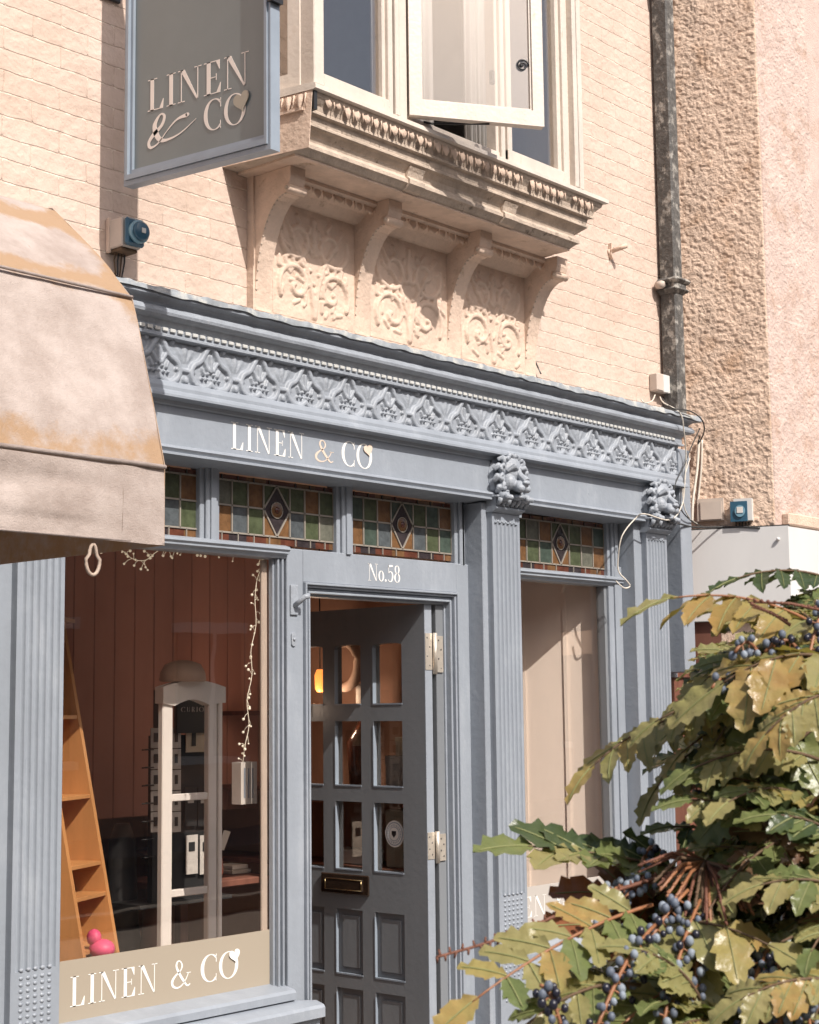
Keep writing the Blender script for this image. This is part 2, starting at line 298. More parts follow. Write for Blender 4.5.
    def build(s, name, parent=None, label=None, cat=None, group=None, kind=None, origin=None):
        me = bpy.data.meshes.new(name); o3 = Vector(origin) if origin is not None else Vector((0, 0, 0))
        me.from_pydata([tuple(Vector(v)-o3) for v in s.v] if origin is not None else s.v, [], s.f)
        for k in s.mats: me.materials.append(MT[k])
        me.polygons.foreach_set('material_index', s.m); me.polygons.foreach_set('use_smooth', s.s)
        me.update(); o = bpy.data.objects.new(name, me); S.collection.objects.link(o); o.location = o3
        if parent: o.parent = parent; o.matrix_parent_inverse = Matrix.Identity(4)
        if parent: o.location = o3 - wl(parent)
        tag(o, label, cat, group, kind); return o
def wl(o):
    v = Vector((0, 0, 0))
    while o: v += o.location; o = o.parent
    return v
def tag(o, label=None, cat=None, group=None, kind=None):
    if label: o['label'] = label
    if cat: o['category'] = cat
    if group: o['group'] = group
    if kind: o['kind'] = kind
def empty(name, loc, label, cat, group=None):
    o = bpy.data.objects.new(name, None); S.collection.objects.link(o); o.location = loc; o.empty_display_size = .1
    tag(o, label, cat, group); return o

# value noise for displaced walls
def vnoise(shape, cell, seed):
    r = np.random.default_rng(seed); h, w_ = shape; gy, gx = h/cell+3, w_/cell+3
    g = r.random((int(gy)+1, int(gx)+1)); y = np.arange(h)/cell; x = np.arange(w_)/cell
    yi, xi = y.astype(int), x.astype(int); fy, fx = y-yi, x-xi; fy = fy*fy*(3-2*fy); fx = fx*fx*(3-2*fx)
    a = g[yi][:, xi]; b = g[yi][:, xi+1]; c = g[yi+1][:, xi]; d = g[yi+1][:, xi+1]
    return (a*(1-fx)+b*fx)*(1-fy)[:, None] + (c*(1-fx)+d*fx)*fy[:, None]

# ------------------------------------------------------------------ lettering (thick-and-thin capitals drawn as polygons)
def catmull(P, n=8, closed=False):
    P = [np.array(p, float) for p in P]; out = []; k = len(P)
    rngi = range(k if closed else k-1)
    for i in rngi:
        p0 = P[(i-1) % k] if closed or i > 0 else P[0]; p1 = P[i]; p2 = P[(i+1) % k]; p3 = P[(i+2) % k] if closed or i+2 < k else P[-1]
        for j in range(n):
            t = j/n; out.append(.5*((2*p1)+(-p0+p2)*t+(2*p0-5*p1+4*p2-p3)*t*t+(-p0+3*p1-3*p2+p3)*t**3))
    if not closed: out.append(P[-1])
    return out
def stroke(P, W, closed=False):
    n = len(P); q = []; L_, R_ = [], []
    for i in range(n):
        a = P[(i+1) % n] if closed or i < n-1 else P[i]; b = P[(i-1) % n] if closed or i > 0 else P[i]
        t = a-b; t = t/(np.linalg.norm(t)+1e-9); nn = np.array([-t[1], t[0]]); L_.append(P[i]+nn*W[i]/2); R_.append(P[i]-nn*W[i]/2)
    for i in range(n if closed else n-1):
        j = (i+1) % n; q.append([L_[i], R_[i], R_[j], L_[j]])
    return q
def rect(x0, y0, x1, y1): return [[(x0, y0), (x1, y0), (x1, y1), (x0, y1)]]
def ring(cx, cy, a, b, thin, thick, t0=0, t1=360, n=40):
    T = [R(t0+(t1-t0)*i/n) for i in range(n+(t1-t0 < 360))]
    P = [np.array([cx+a*math.cos(t), cy+b*math.sin(t)]) for t in T]
    W = [thin+(thick-thin)*abs(math.cos(t))**1.6 for t in T]
    return stroke(P, W, t1-t0 >= 360)
def blob(cx, cy, r, n=12): return [[(cx+r*math.cos(2*math.pi*i/n), cy+r*math.sin(2*math.pi*i/n)) for i in range(n)]]
h_ = .028
def swash():
    P = [(.40, -.02), (1.0, .0), (1.03, .02)]
    raw = [(375, 630), (300, 680), (235, 697), (198, 688), (176, 650), (170, 605), (198, 562), (218, 575), (205, 618), (163, 655), (140, 690), (150, 716), (188, 703), (230, 655), (280, 610), (330, 600)]
    wd = [2, 5, 9, 17, 19, 15, 6, 9, 12, 15, 11, 10, 5, 3, 7, 17]
    k = 155.0; P = [((x-135)/k, (718-y)/k) for x, y in raw]
    return stroke(catmull(P, 6), np.interp(np.linspace(0, len(wd)-1, (len(wd)-1)*6+1), range(len(wd)), wd)*1.3/k) + blob((332-135)/k, (718-599)/k, .06), 1.6
def amp():
    P = [(.86, .50), (.74, .28), (.52, .06), (.28, .0), (.08, .10), (.06, .28), (.22, .46), (.46, .62), (.54, .80), (.44, .97), (.30, .95), (.26, .78), (.40, .52), (.62, .22), (.80, .03), (.95, .08)]
    wd = [.03, .03, .04, .06, .10, .11, .07, .04, .07, .04, .06, .09, .11, .10, .06, .03]
    return stroke(catmull(P, 6), np.interp(np.linspace(0, 15, 91), range(16), wd)) + rect(.76, .49, .98, .515), 1.0
def heart(cx, cy, s, rot=0):
    pts = []
    for i in range(36):
        t = 2*math.pi*i/36; x = 16*math.sin(t)**3; y = 13*math.cos(t)-5*math.cos(2*t)-2*math.cos(3*t)-math.cos(4*t)
        x, y = x*s/32, y*s/32; pts.append((cx+x*math.cos(rot)-y*math.sin(rot), cy+x*math.sin(rot)+y*math.cos(rot)))
    c = (cx, cy); return [[c, pts[i], pts[(i+1) % 36]] for i in range(36)]
G = {
 'L': (rect(.10, 0, .24, 1)+rect(0, 1-h_, .36, 1)+rect(0, 0, .60, h_)+[[(.46, h_), (.60, h_), (.62, .30), (.60, .30)]], .64),
 'I': (rect(.10, 0, .24, 1)+rect(0, 1-h_, .34, 1)+rect(0, 0, .34, h_), .34),
 'N': (rect(.11, 0, .14, 1)+rect(0, 0, .26, h_)+rect(0, 1-h_, .2, 1)+[[(.08, 1), (.25, 1), (.76, 0), (.70, 0), (.66, .06)]]+rect(.73, 0, .76, 1)+rect(.62, 1-h_, .88, 1), .88),
 'E': (rect(.10, 0, .24, 1)+rect(0, 1-h_, .58, 1)+rect(0, 0, .60, h_)+rect(.24, .5-h_/2, .46, .5+h_/2)+rect(.44, .40, .465, .60)+[[(.46, h_), (.60, h_), (.62, .30), (.60, .30)], [(.56, .72), (.58, .72), (.58, 1-h_), (.44, 1-h_)]], .64),
 'C': (ring(.42, .5, .37, .5-h_/2, h_, .15, 48, 312)+rect(.66, .70, .69, .99)+rect(.66, .02, .685, .28), .76),
 'O': (ring(.42, .5, .37, .5-h_/2, h_, .14), .86),
 'o': (ring(.24, .31, .19, .30, h_, .12), .48),
 '.': (blob(.1, .07, .075), .2),
 '5': (rect(.10, .5, .135, 1)+[[(.10, .86), (.50, .92), (.48, 1), (.10, 1)]]+stroke(catmull([(.11, .5), (.25, .62), (.43, .52), (.47, .3), (.38, .08), (.2, .015), (.07, .13)], 6), np.interp(np.linspace(0, 6, 37), range(7), [.03, .04, .1, .13, .08, .03, .07])), .56),
 '8': (ring(.27, .76, .17, .23, h_, .10)+ring(.27, .27, .21, .26, h_, .12), .54),
 'U': (rect(.1, .3, .22, 1)+rect(.5, .3, .53, 1)+ring(.315, .3, .2, .29, .03, .1, 180, 360), .66),
 'R': (rect(.1, 0, .22, 1)+ring(.22, .75, .25, .24, .03, .1, -90, 90)+[[(.28, .5), (.4, .5), (.6, 0), (.46, 0)]], .64),
 '&': amp(), '~': swash()}
def text(mb, s, o, u, v, n, h, mt, gap=.13, width=None, th=.0007):
    """letters of cap height h from o along u (unit), up v, standing th proud along n; width squeezes the word to fit"""
    o, u, v, n = map(Vector, (o, u, v, n)); adv = 0; tot = sum(G[c][1]+gap for c in s)-gap; sx = (width/(tot*h)) if width else 1
    for c in s:
        for poly in G[c][0]:
            pts = [o+u*((x+adv)*h*sx)+v*(y*h)+n*.0004 for x, y in poly]; mb.ext(pts, n*th, mt)
        adv += G[c][1]+gap
def heart_at(mb, o, u, v, n, s, rot, mt, th=.0022):
    o, u, v, n = map(Vector, (o, u, v, n))
    for p in heart(0, 0, s, rot): mb.ext([o+u*x+v*y+n*.0008 for x, y in p], n*th, mt)
X, Z, NY = (1, 0, 0), (0, 0, 1), (0, -1, 0)

# ================================================================== SETTING
b = MB(); b.grid((-60, -60, 0), (120, 0, 0), (0, 120, 0), (0, 0, 1), np.zeros((3, 3)), 'pavement', False); b.build('ground', kind='structure')
b = MB(); b.box((-60, -9.2, .002), (60, -5.6, .006), 'asphalt'); b.build('road', kind='structure')
for y in (-9.35, -5.6):
    b = MB(); b.box((-60, y, 0), (60, y+.15, .12), 'kerb', .01); b.build('kerb', kind='structure')

# ================================================================== THE SHOP BUILDING
shop = empty('shop_building', (4.8, .12, 0), 'cream painted brick building with the blue-grey shopfront reading LINEN & CO, carved bay window above', 'building')
YW = .12
b = MB()                                            # upper wall with the hole behind the bay left open
Z0, Z1 = 2.93, 6.6
for (x0, x1, z0, z1) in ((1.0, 4.0, Z0, Z1), (4.0, 5.6, Z0, 3.90), (4.0, 5.6, 5.5, Z1), (5.6, 7.05, Z0, Z1)):
    b.box((x0, YW, z0), (x1, YW+.22, z1), 'painted_brick')
b.build('upper_wall', shop)
b = MB()                                            # side/rear shell and flat roof
b.box((1.0, .34, 2.75), (1.2, 6, 6.6), 'painted_brick'); b.box((6.9, .34, 0), (7.05, 6, 6.6), 'painted_brick'); b.box((1.0, 6, 0), (7.05, 6.2, 6.6), 'painted_brick')
b.box((.9, .02, 6.6), (7.1, 6.3, 6.75), 'roof_tile'); b.box((1.0, .34, 0), (1.2, 6, 2.75), 'painted_brick')
b.build('outer_wall', shop)
# --- upstairs room
b = MB(); b.box((1.3, 3.2, 3.3), (6.8, 3.25, 6.3), 'room_grey'); b.box((3.3, .34, 3.3), (3.35, 3.2, 6.3), 'room_grey'); b.box((6.5, .34, 3.3), (6.55, 3.2, 6.3), 'room_grey')
b.box((1.3, .35, 3.28), (6.8, 3.2, 3.3), 'room_grey'); b.box((1.3, .35, 6.3), (6.8, 3.2, 6.32), 'room_grey'); b.build('upstairs_room', shop)
# --- shop interior shell
b = MB(); b.box((3.04, .16, 0), (3.10, 3.8, 2.7), 'brown_wall'); b.box((6.5, .35, 0), (6.55, 3.8, 2.7), 'brown_wall'); b.box((3.1, 3.75, 0), (6.5, 3.8, 2.7), 'brown_wall'); b.build('interior_wall', shop)
b = MB(); b.box((3.1, .16, 2.60), (6.5, 3.75, 2.64), 'ceiling'); b.build('interior_ceiling', shop)
b = MB(); b.box((3.1, .16, .12), (6.5, 3.75, .16), 'shop_floor'); b.build('interior_floor', shop)
b = MB()                                            # panelled backdrop behind the window display
for k in range(17): b.box((3.7+k*.112, 1.50, 1.18), (3.7+k*.112+.109, 1.515, 2.55), 'backdrop', .003)
b.box((3.68, 1.516, 1.18), (5.62, 1.53, 2.55), 'brown_wall'); b.build('panelled_backdrop', shop)
b = MB(); b.box((3.10, .16, .16), (4.20, 1.1, .62), 'shop_floor'); b.build('display_platform', shop)

# --- cornice (swept profile, right-hand return)
def xr(y, z): return 6.74+(-.03-y)*1.7
b = MB()
prof = [(.118, 3.085), (-.095, 3.058), (-.101, 3.05), (-.100, 3.036), (-.090, 3.034), (-.078, 3.03), (-.068, 3.020), (-.066, 3.012), (-.074, 3.008), (-.081, 3.0), (-.084, 2.990), (-.081, 2.980), (-.070, 2.972), (-.056, 2.968), (-.050, 2.958), (-.046, 2.952), (-.046, 2.926), (-.052, 2.922), (-.052, 2.914), (-.034, 2.910), (.0, 2.905), (.118, 2.905)]
b.extx(prof, 2.6, xr, 'blue_relief')
cornice = b.build('cornice', shop)
b = MB(); n = 360                                    # ragged lead flashing dressed over the front lip
xs = np.linspace(2.6, xr(-.1, 0), n); jag = vnoise((1, n), 5, 3)[0]*.009+vnoise((1, n), 19, 4)[0]*.008
vs = []; fs = []
for i, x in enumerate(xs):
    lift = .002*math.sin(x*37)+.0015*math.sin(x*91)
    vs += [(x, .115, 3.092), (x, -.103-abs(lift), 3.064+lift), (x, -.107-abs(lift), 3.052-jag[i])]
for i in range(n-1): a = i*3; fs += [(a, a+3, a+4, a+1), (a+1, a+4, a+5, a+2)]
b.add(vs, fs, 'flashing', True); b.build('lead_flashing', cornice)
b = MB(); x = 2.65
while x < 6.70:
    b.box((x, -.054, 2.932), (x+.0235, -.0462, 2.945), 'bead_glint', .002); x += .0335
b.build('bead_moulding', cornice)
# --- frieze of repeating palmettes, real relief
FW = 6.74-2.6; FH = .166; nu, nv = 1300, 54; per = .2335
U, V = np.meshgrid(np.linspace(0, FW, nu), np.linspace(0, 1, nv))
uu = ((U-(3.455-2.6)+per*50.5) % per)/per-.5         # -.5 .. .5 about each lobe
vv = V; asp = per/FH
def sd(u0, v0, u_=None): return np.sqrt(((uu if u_ is None else u_)-u0)**2*asp**2+(vv-v0)**2)
def bumpf(d, r, h): return 1.25*h*np.clip(1-(d/r)**3.2, 0, 1)**.6
def polyd(P):
    d = np.full(uu.shape, 9.)
    for (a, b_), (c, e) in zip(P[:-1], P[1:]):
        ax, cx = a*asp, c*asp; px, py = uu*asp, vv; dx, dy = cx-ax, e-b_; t = np.clip(((px-ax)*dx+(py-b_)*dy)/(dx*dx+dy*dy+1e-9), 0, 1)
        d = np.minimum(d, np.hypot(px-ax-t*dx, py-b_-t*dy))
    return d
H = np.zeros_like(uu)
for sgn in (-1, 1):
    rib = catmull([(0, .15), (sgn*.08, .06), (sgn*.20, .03), (sgn*.33, .12), (sgn*.39, .30), (sgn*.34, .48), (sgn*.22, .58), (sgn*.15, .70), (sgn*.10, .82), (sgn*.04, .93)], 5)
    H = np.maximum(H, bumpf(polyd([tuple(p) for p in rib]), .070, .0105))
    H = np.maximum(H, bumpf(polyd([(sgn*.34, .34), (sgn*.5, .34)]), .055, .0078))
    H = np.maximum(H, bumpf(sd(sgn*.25, .90), .075, .0095))
    H = np.maximum(H, bumpf(polyd([(sgn*.05, .44), (sgn*.12, .60)]), .05, .008)); H = np.maximum(H, bumpf(polyd([(sgn*.14, .34), (sgn*.17, .45)]), .04, .008))
    for q in (0, .085, .165): H = np.maximum(H, bumpf(sd(sgn*q, .24), .038, .011))
H = np.maximum(H, bumpf(polyd([(0, .42), (0, .74)]), .05, .009))
for q in (-.06, .06): H = np.maximum(H, bumpf(sd(q, .36), .04, .009))
ue = np.where(uu < 0, uu+.5, uu-.5)                   # about the gap between lobes
ang = np.arctan2(ue*asp, vv-.40); rad = np.hypot(ue*asp, vv-.40)
fan = np.clip(1-np.abs(rad-.30)/.20, 0, 1)**.5*np.clip(1-np.abs(ang)/.70, 0, 1)**.3*(.62+.38*np.cos(ang*13))*.0075
H = np.maximum(H, fan)
H = np.maximum(H, bumpf(np.sqrt(ue**2*asp**2+((vv-.13)*.9)**2), .085, .012))
H += vnoise(H.shape, 3, 9)*.0009
b = MB(); b.grid((2.6, -.026, 2.757), (FW, 0, 0), (0, 0, FH), NY, H, 'blue_relief')
b.box((2.6, -.0255, 2.74), (6.74, .118, 2.9), 'blue_relief')
b.build('frieze', shop)
b = MB()                                             # ledge under the frieze
b.extx([(.118, 2.764), (-.042, 2.764), (-.052, 2.757), (-.060, 2.742), (-.060, 2.730), (-.066, 2.724), (-.070, 2.714), (-.070, 2.706), (-.030, 2.702), (-.026, 2.690), (-.0185, 2.684), (.118, 2.684)], 2.6, lambda y, z: 6.74+(-.03-y)*1.0, 'blue_paint')
b.build('frieze_ledge', shop)

# --- fascia boards with the shop's name
def fascia(x0, x1, lettered):
    b = MB(); b.box((x0, -.020, 2.548), (x1, .116, 2.683), 'blue_paint')
    b.extx([(.116, 2.5475), (-.030, 2.5475), (-.040, 2.543), (-.043, 2.536), (-.038, 2.530), (-.033, 2.524), (-.040, 2.521), (-.040, 2.514), (.116, 2.505)], x0, x1, 'blue_paint')
    f = b.build('fascia_board', shop)
    if lettered:
        b = MB(); y = -.020
        def P2(px, py): return PY(px, py, y)
        l, e = P2(231, 449), P2(304, 460); text(b, 'LINEN', (l.x, y, 2.567), X, Z, NY, .098, 'lettering_white', width=e.x-l.x)
        l, e = P2(342, 466), P2(372, 470); text(b, 'CO', (l.x, y, 2.567), X, Z, NY, .098, 'lettering_white', width=(e.x-l.x), gap=.06); b.build('lettering', f)
        b = MB(); l, e = P2(315, 462), P2(334, 465); text(b, '&', (l.x, y, 2.570), X, Z, NY, .082, 'heart_tan', width=e.x-l.x)
        h = P2(367.5, 450); b.build('ampersand', f); b = MB(); heart_at(b, (h.x, y-.002, h.z), X, Z, NY, .05, .25, 'heart_tan'); b.build('heart', f)
fascia(2.6, 5.272, True); fascia(5.50, 6.46, False)
# tiny hook fixed under the ledge of the right-hand fascia
b = MB(); hk = PY(580, 466, -.05); b.tube([hk+Vector((0, .03, 0)), hk, hk+Vector((0, -.01, -.012)), hk+Vector((0, 0, -.024)), hk+Vector((0, .008, -.014))], .0035, 'blue_paint'); b.build('hook', shop)

# --- fluted pilasters
def pilaster(x0, x1, yb, ztop, back=None):
    b = MB(); yf = -.03; n = 6; w_ = x1-x0; e = .012; bot, zt = .0, ztop
    z0, z1 = .87, ztop-.045
    b.box((x0+.0006, yf+.012, 0), (x1-.0006, .10, ztop), 'blue_paint')
    # face made of fillets standing 6 mm proud between round flutes
    fw = (w_-2*e)/n; segs = 6
    xs_, ys_ = [], []
    for k in range(n):
        for j in range(segs+1):
            t = j/segs; xs_.append(x0+e+fw*(k+.12)+fw*.76*t); ys_.append(yf+.0105*math.sin(math.pi*t)**.8)
    xs_ = [x0]+xs_+[x1]; ys_ = [yf]+ys_+[yf]
    b.add([(x, y, z0) for x, y in zip(xs_, ys_)]+[(x, y, z1) for x, y in zip(xs_, ys_)], [(i, i+1, len(xs_)+i+1, len(xs_)+i) for i in range(len(xs_)-1)], 'blue_paint')
    b.box((x0, yf, z1), (x1, yf+.012, ztop), 'blue_paint'); b.box((x0, yf, 0), (x1, yf+.012, z0), 'blue_paint')
    for s_ in (x0, x1-.0005): b.box((s_, yf, z0), (s_+.0005, yf+.012, z1), 'blue_paint')
    for k in range(n-1):                             # studded reeds at the foot
        x = x0+e+fw*(k+1)
        b.ball((x, yf-.001, z0+.004), (.009, .005, .006), 'blue_relief', 8, 5)
        for j in range(22): b.ball((x, yf, z0-.02-j*.019), (.009, .0045, .0062), 'blue_paint', 7, 4)
    for k in range(n-1): b.ball((x0+e+fw*(k+1), yf, z1+.006), (.006, .004, .006), 'blue_relief', 7, 4)
    p = b.build('pilaster', shop)
    if back:
        b = MB(); b.box((back[0], 0, 0), (back[1], YW-.002, ztop+.04), 'blue_paint', .003); b.build('backing_board', p)
    return p
p1 = pilaster(2.900, 3.079, 0, 2.50, (2.84, 3.10))
p2 = pilaster(5.265, 5.455, 0, 2.465, (5.233, 5.475))
p3 = pilaster(6.445, 6.625, 0, 2.475, (6.385, 6.66))

def lion(xc, zc, seed, parent):
    r = random.Random(seed); b = MB(); y = -.052; s = .88
    def e(dx, dy, dz, rx, ry, rz): b.ball((xc+dx*s, y+dy*s, zc+dz*s), (rx*s, ry*s, rz*s), 'blue_relief', 14, 9)
    def lock(P, rad): b.tube([Vector((xc+p[0]*s, y+p[1]*s, zc+p[2]*s)) for p in [tuple(q) for q in catmull(P, 4)]], [rad*s*(1-.6*i/(4*(len(P)-1))) for i in range(4*(len(P)-1)+1)], 'blue_relief', 7)
    e(0, .035, .0, .120, .05, .125)
    F_ = 1.22
    def f(dx, dy, dz, rx, ry, rz): e(dx*F_, dy*F_, dz*F_, rx*F_, ry*F_, rz*F_)
    f(0, -.010, .020, .060, .042, .062)
    f(-.036, -.020, -.020, .030, .034, .034); f(.036, -.020, -.020, .030, .034, .034)
    f(0, -.050, -.036, .034, .036, .024)
    f(-.019, -.070, -.048, .020, .018, .017); f(.019, -.070, -.048, .020, .018, .017)
    q_ = s*F_
    b.tube([(xc, y-.030*q_, zc+.045*q_), (xc, y-.056*q_, zc+.005*q_), (xc, y-.086*q_, zc-.022*q_)], [.011*q_, .014*q_, .017*q_], 'blue_relief', 8)
    f(0, -.086, -.027, .021, .011, .009)
    for k in (-1, 1):
        b.tube([(xc+k*.010*q_, y-.048*q_, zc+.032*q_), (xc+k*.030*q_, y-.052*q_, zc+.040*q_), (xc+k*.054*q_, y-.032*q_, zc+.020*q_)], [.009*q_, .012*q_, .006*q_], 'blue_relief', 8)
        f(k*.028, -.036, .013, .009, .010, .006)
    f(0, -.042, -.080, .026, .026, .012)
    for k in range(22):                              # mane of flowing, curling locks
        a = math.pi*(-.30+1.60*k/21); c_, s_ = math.cos(a), math.sin(a); tw = .5 if k % 2 else -.4
        lock([(c_*.084, -.014, s_*.086+.008), (c_*.098+.008*tw, -.030, s_*.100+.006), (math.cos(a+tw*.28)*.112, -.026, math.sin(a+tw*.28)*.112+.006), (math.cos(a+tw*.5)*.122, -.004, math.sin(a+tw*.5)*.118)], .0145)
        if k % 2: lock([(c_*.098, -.010, s_*.10), (c_*.120, -.016, s_*.118), (math.cos(a+.2)*.132, 0, math.sin(a+.2)*.126)], .015)
    for sx_ in (-1, 1):                              # paws
        e(sx_*.080, -.030, -.098, .030, .034, .024)
        for q in (-1, 0, 1): e(sx_*.080+q*.018, -.058, -.103, .010, .014, .014)
    o = b.build('lion_head', parent)
    md = o.modifiers.new('r', 'REMESH'); md.mode = 'VOXEL'; md.voxel_size = .0024; md.use_smooth_shade = True
    b = MB(); w2 = .106                              # leafy collar and abacus
    b.box((xc-w2, -.072, 2.522), (xc+w2, .09, 2.532), 'blue_relief', .003)
    for k in range(7):
        x = xc-w2+.014+k*(2*w2-.028)/6
        b.tube([(x, -.058, 2.492), (x, -.070, 2.502), (x, -.078, 2.520)], [.006, .011, .013], 'blue_relief', 8); b.tube([(x+.0145, -.056, 2.494), (x+.0145, -.066, 2.518)], [.003, .005], 'blue_relief', 6)
    b.box((xc-w2+.008, -.056, 2.488), (xc+w2-.008, .09, 2.522), 'blue_relief')
    b.extx([(.09, 2.488), (-.052, 2.488), (-.060, 2.483), (-.060, 2.476), (-.048, 2.470), (-.038, 2.463), (.09, 2.463)], xc-w2+.006, xc+w2-.012, 'blue_paint')
    b.build('capital_collar', parent)
p2['label'] = 'fluted pilaster between the door and the narrow window'
lion(5.360, 2.612, 1, p2); lion(6.535, 2.618, 2, p3)
b = MB(); b.box((5.262, -.0, 2.46), (5.51, .11, 2.69), 'blue_paint'); b.build('capital_block', shop); b = MB(); b.box((6.46, 0, 2.47), (6.7, .11, 2.69), 'blue_paint'); b.build('capital_block', shop)
# hanging boxed end board right of the last pilaster
b = MB(); b.box((6.735, -.045, 1.80), (6.835, .10, 2.90), 'blue_paint', .004); b.box((6.84, .0, 2.2), (6.85, .1, 2.9), 'blue_paint'); b.build('end_board', shop)
b = MB(); b.box((6.66, .08, 1.78), (6.86, .119, 2.9), 'blue_paint'); b.box((6.86, .085, 1.78), (7.02, .119, 2.9), 'dark_wood'); b.box((6.655, .10, 0), (7.03, .119, 1.779), 'dark_wood'); b.build('return_board', shop)

# --- transom row: mullions, sill rail, soffit
for (x0, x1) in ((3.752, 3.845), (4.452, 4.545), (5.168, 5.236), (5.462, 5.60), (6.30, 6.39)):
    b = MB(); b.box((x0, .095, 2.24), (x1, .15, 2.52), 'blue_paint', .003); b.box((x0+.018, .080, 2.24), (x1-.018, .095, 2.52), 'blue_paint', .004); b.box((x0+.034, .072, 2.24), (x1-.034, .080, 2.52), 'blue_paint', .002); b.build('mullion', shop)
for (x0, x1) in ((3.10, 4.165), (5.45, 6.40)):
    b = MB(); b.extx([(.15, 2.262), (.085, 2.254), (.060, 2.246), (.058, 2.236), (.066, 2.228), (.066, 2.222), (.08, 2.216), (.085, 2.205), (.15, 2.203)], x0, x1, 'blue_paint'); b.build('transom_rail', shop)

def leaded(x0, x1, ncol, seq_t, seq_b, dia=True):
    y = .118; z0, z1 = 2.258, 2.50; b = MB(); d = .003
    zb, zt = z0+.030, z1-.020                        # border strips of small panes
    def q(xa, za, xb, zb_, mt): b.box((xa, y, za), (xb, y+.004, zb_), mt)
    bx = x0
    k = 0
    while bx < x1-.001:                              # top and bottom borders
        e = min(bx+.075+(k % 3)*.012, x1); q(bx, z0, e, zb-.001, ('g_red', 'g_dark', 'g_red', 'g_amber')[k % 4]); q(bx, zt+.001, e, z1, ('g_red', 'g_red', 'g_amber')[k % 3]); bx = e; k += 1
    xs = []
    if dia:
        mid = (x0+x1)/2; hw = .068; cw = (mid-hw-x0-.008)/3; xs = [x0+.008+cw*i for i in range(4)]+[mid+hw+cw*i for i in range(4)]
    else: xs = list(np.linspace(x0+.008, x1-.008, ncol+1))
    zm = (zb+zt)/2+.004
    for i in range(len(xs)-1):
        if dia and i == 3:
            q(xs[3], zm, xs[4], zt, seq_t[3]); q(xs[3], zb, xs[4], zm, seq_b[3])
            b.ext([(mid-hw+.004, y-.0015, zm), (mid, y-.0015, zb+.002), (mid+hw-.004, y-.0015, zm), (mid, y-.0015, zt)], (0, .0012, 0), 'g_dark')
            b.lathe((mid, y-.003, zm), [(.030, 0), (.030, -.001), (.026, -.002)], 'g_amber', 'y', 18); b.lathe((mid, y-.006, zm), [(.013, 0), (.010, -.002)], 'g_red', 'y', 12)
            continue
        q(xs[i], zm, xs[i+1], zt, seq_t[i]); q(xs[i], zb, xs[i+1], zm, seq_b[i])
    q(x0, zb, x0+.008, zt, 'g_dark'); q(x1-.008, zb, x1, zt, 'g_dark')
    g = b.build('leaded_light', shop)
    b = MB(); yy = y-.003
    def bar(xa, za, xb, zb_, mt='lead_dark', w_=.006):
        a = Vector((xa, yy-.002, za)); c = Vector((xb, yy-.002, zb_)); t = (c-a).normalized(); nn = Vector((-t.z, 0, t.x))*w_/2
        b.ext([a-nn, c-nn, c+nn, a+nn], (0, .005, 0), mt)
    for i, xx in enumerate(xs):
        bar(xx, zb, xx, zt, 'lead'); 
        bar(xx+.03, z0, xx+.03, zb, 'lead', .004); bar(xx+.03, zt, xx+.03, z1, 'lead_dark', .004)  # sunlight put into the colour: lighter stubs below, shaded darker stubs above
    if dia:
        bar(xs[0], zm, xs[3], zm, 'lead'); bar(xs[4], zm, xs[-1], zm, 'lead')
        for p, q_ in (((mid-hw, zm), (mid, zb)), ((mid, zb), (mid+hw, zm)), ((mid+hw, zm), (mid, zt)), ((mid, zt), (mid-hw, zm))): bar(*p, *q_, 'lead')
        b.tube([(mid+.030*math.cos(a), yy-.001, zm+.030*math.sin(a)) for a in np.linspace(0, 2*math.pi, 20)], .0022, 'lead', 5)
    else: bar(xs[0], zm, xs[-1], zm, 'lead')
    bar(x0, zb, x1, zb, 'lead'); bar(x0, zt, x1, zt, 'lead'); bar(x0+.003, z0, x0+.003, z1, 'lead_dark'); bar(x1-.003, z0, x1-.003, z1, 'lead_dark')
    b.build('lead_cames', g)
gt = ['g_grey', 'g_green', 'g_amber', 'g_green', 'g_green', 'g_amber', 'g_green']; gb = ['g_amber', 'g_blue', 'g_green', 'g_amber', 'g_blue', 'g_green', 'g_grey']
leaded(3.10, 3.765, 8, ['g_green', 'g_amber']*4, ['g_blue', 'g_green']*4, False)
leaded(3.835, 4.462, 7, gt, gb); leaded(4.535, 5.178, 7, ['g_teal', 'g_green', 'g_amber', 'g_teal', 'g_green', 'g_teal', 'g_amber'], ['g_amber', 'g_teal', 'g_blue', 'g_amber', 'g_blue', 'g_green', 'g_teal'])
leaded(5.59, 6.31, 7, ['g_green', 'g_grey', 'g_amber', 'g_green', 'g_green', 'g_amber', 'g_teal'], ['g_amber', 'g_green', 'g_teal', 'g_amber', 'g_green', 'g_grey', 'g_amber'])

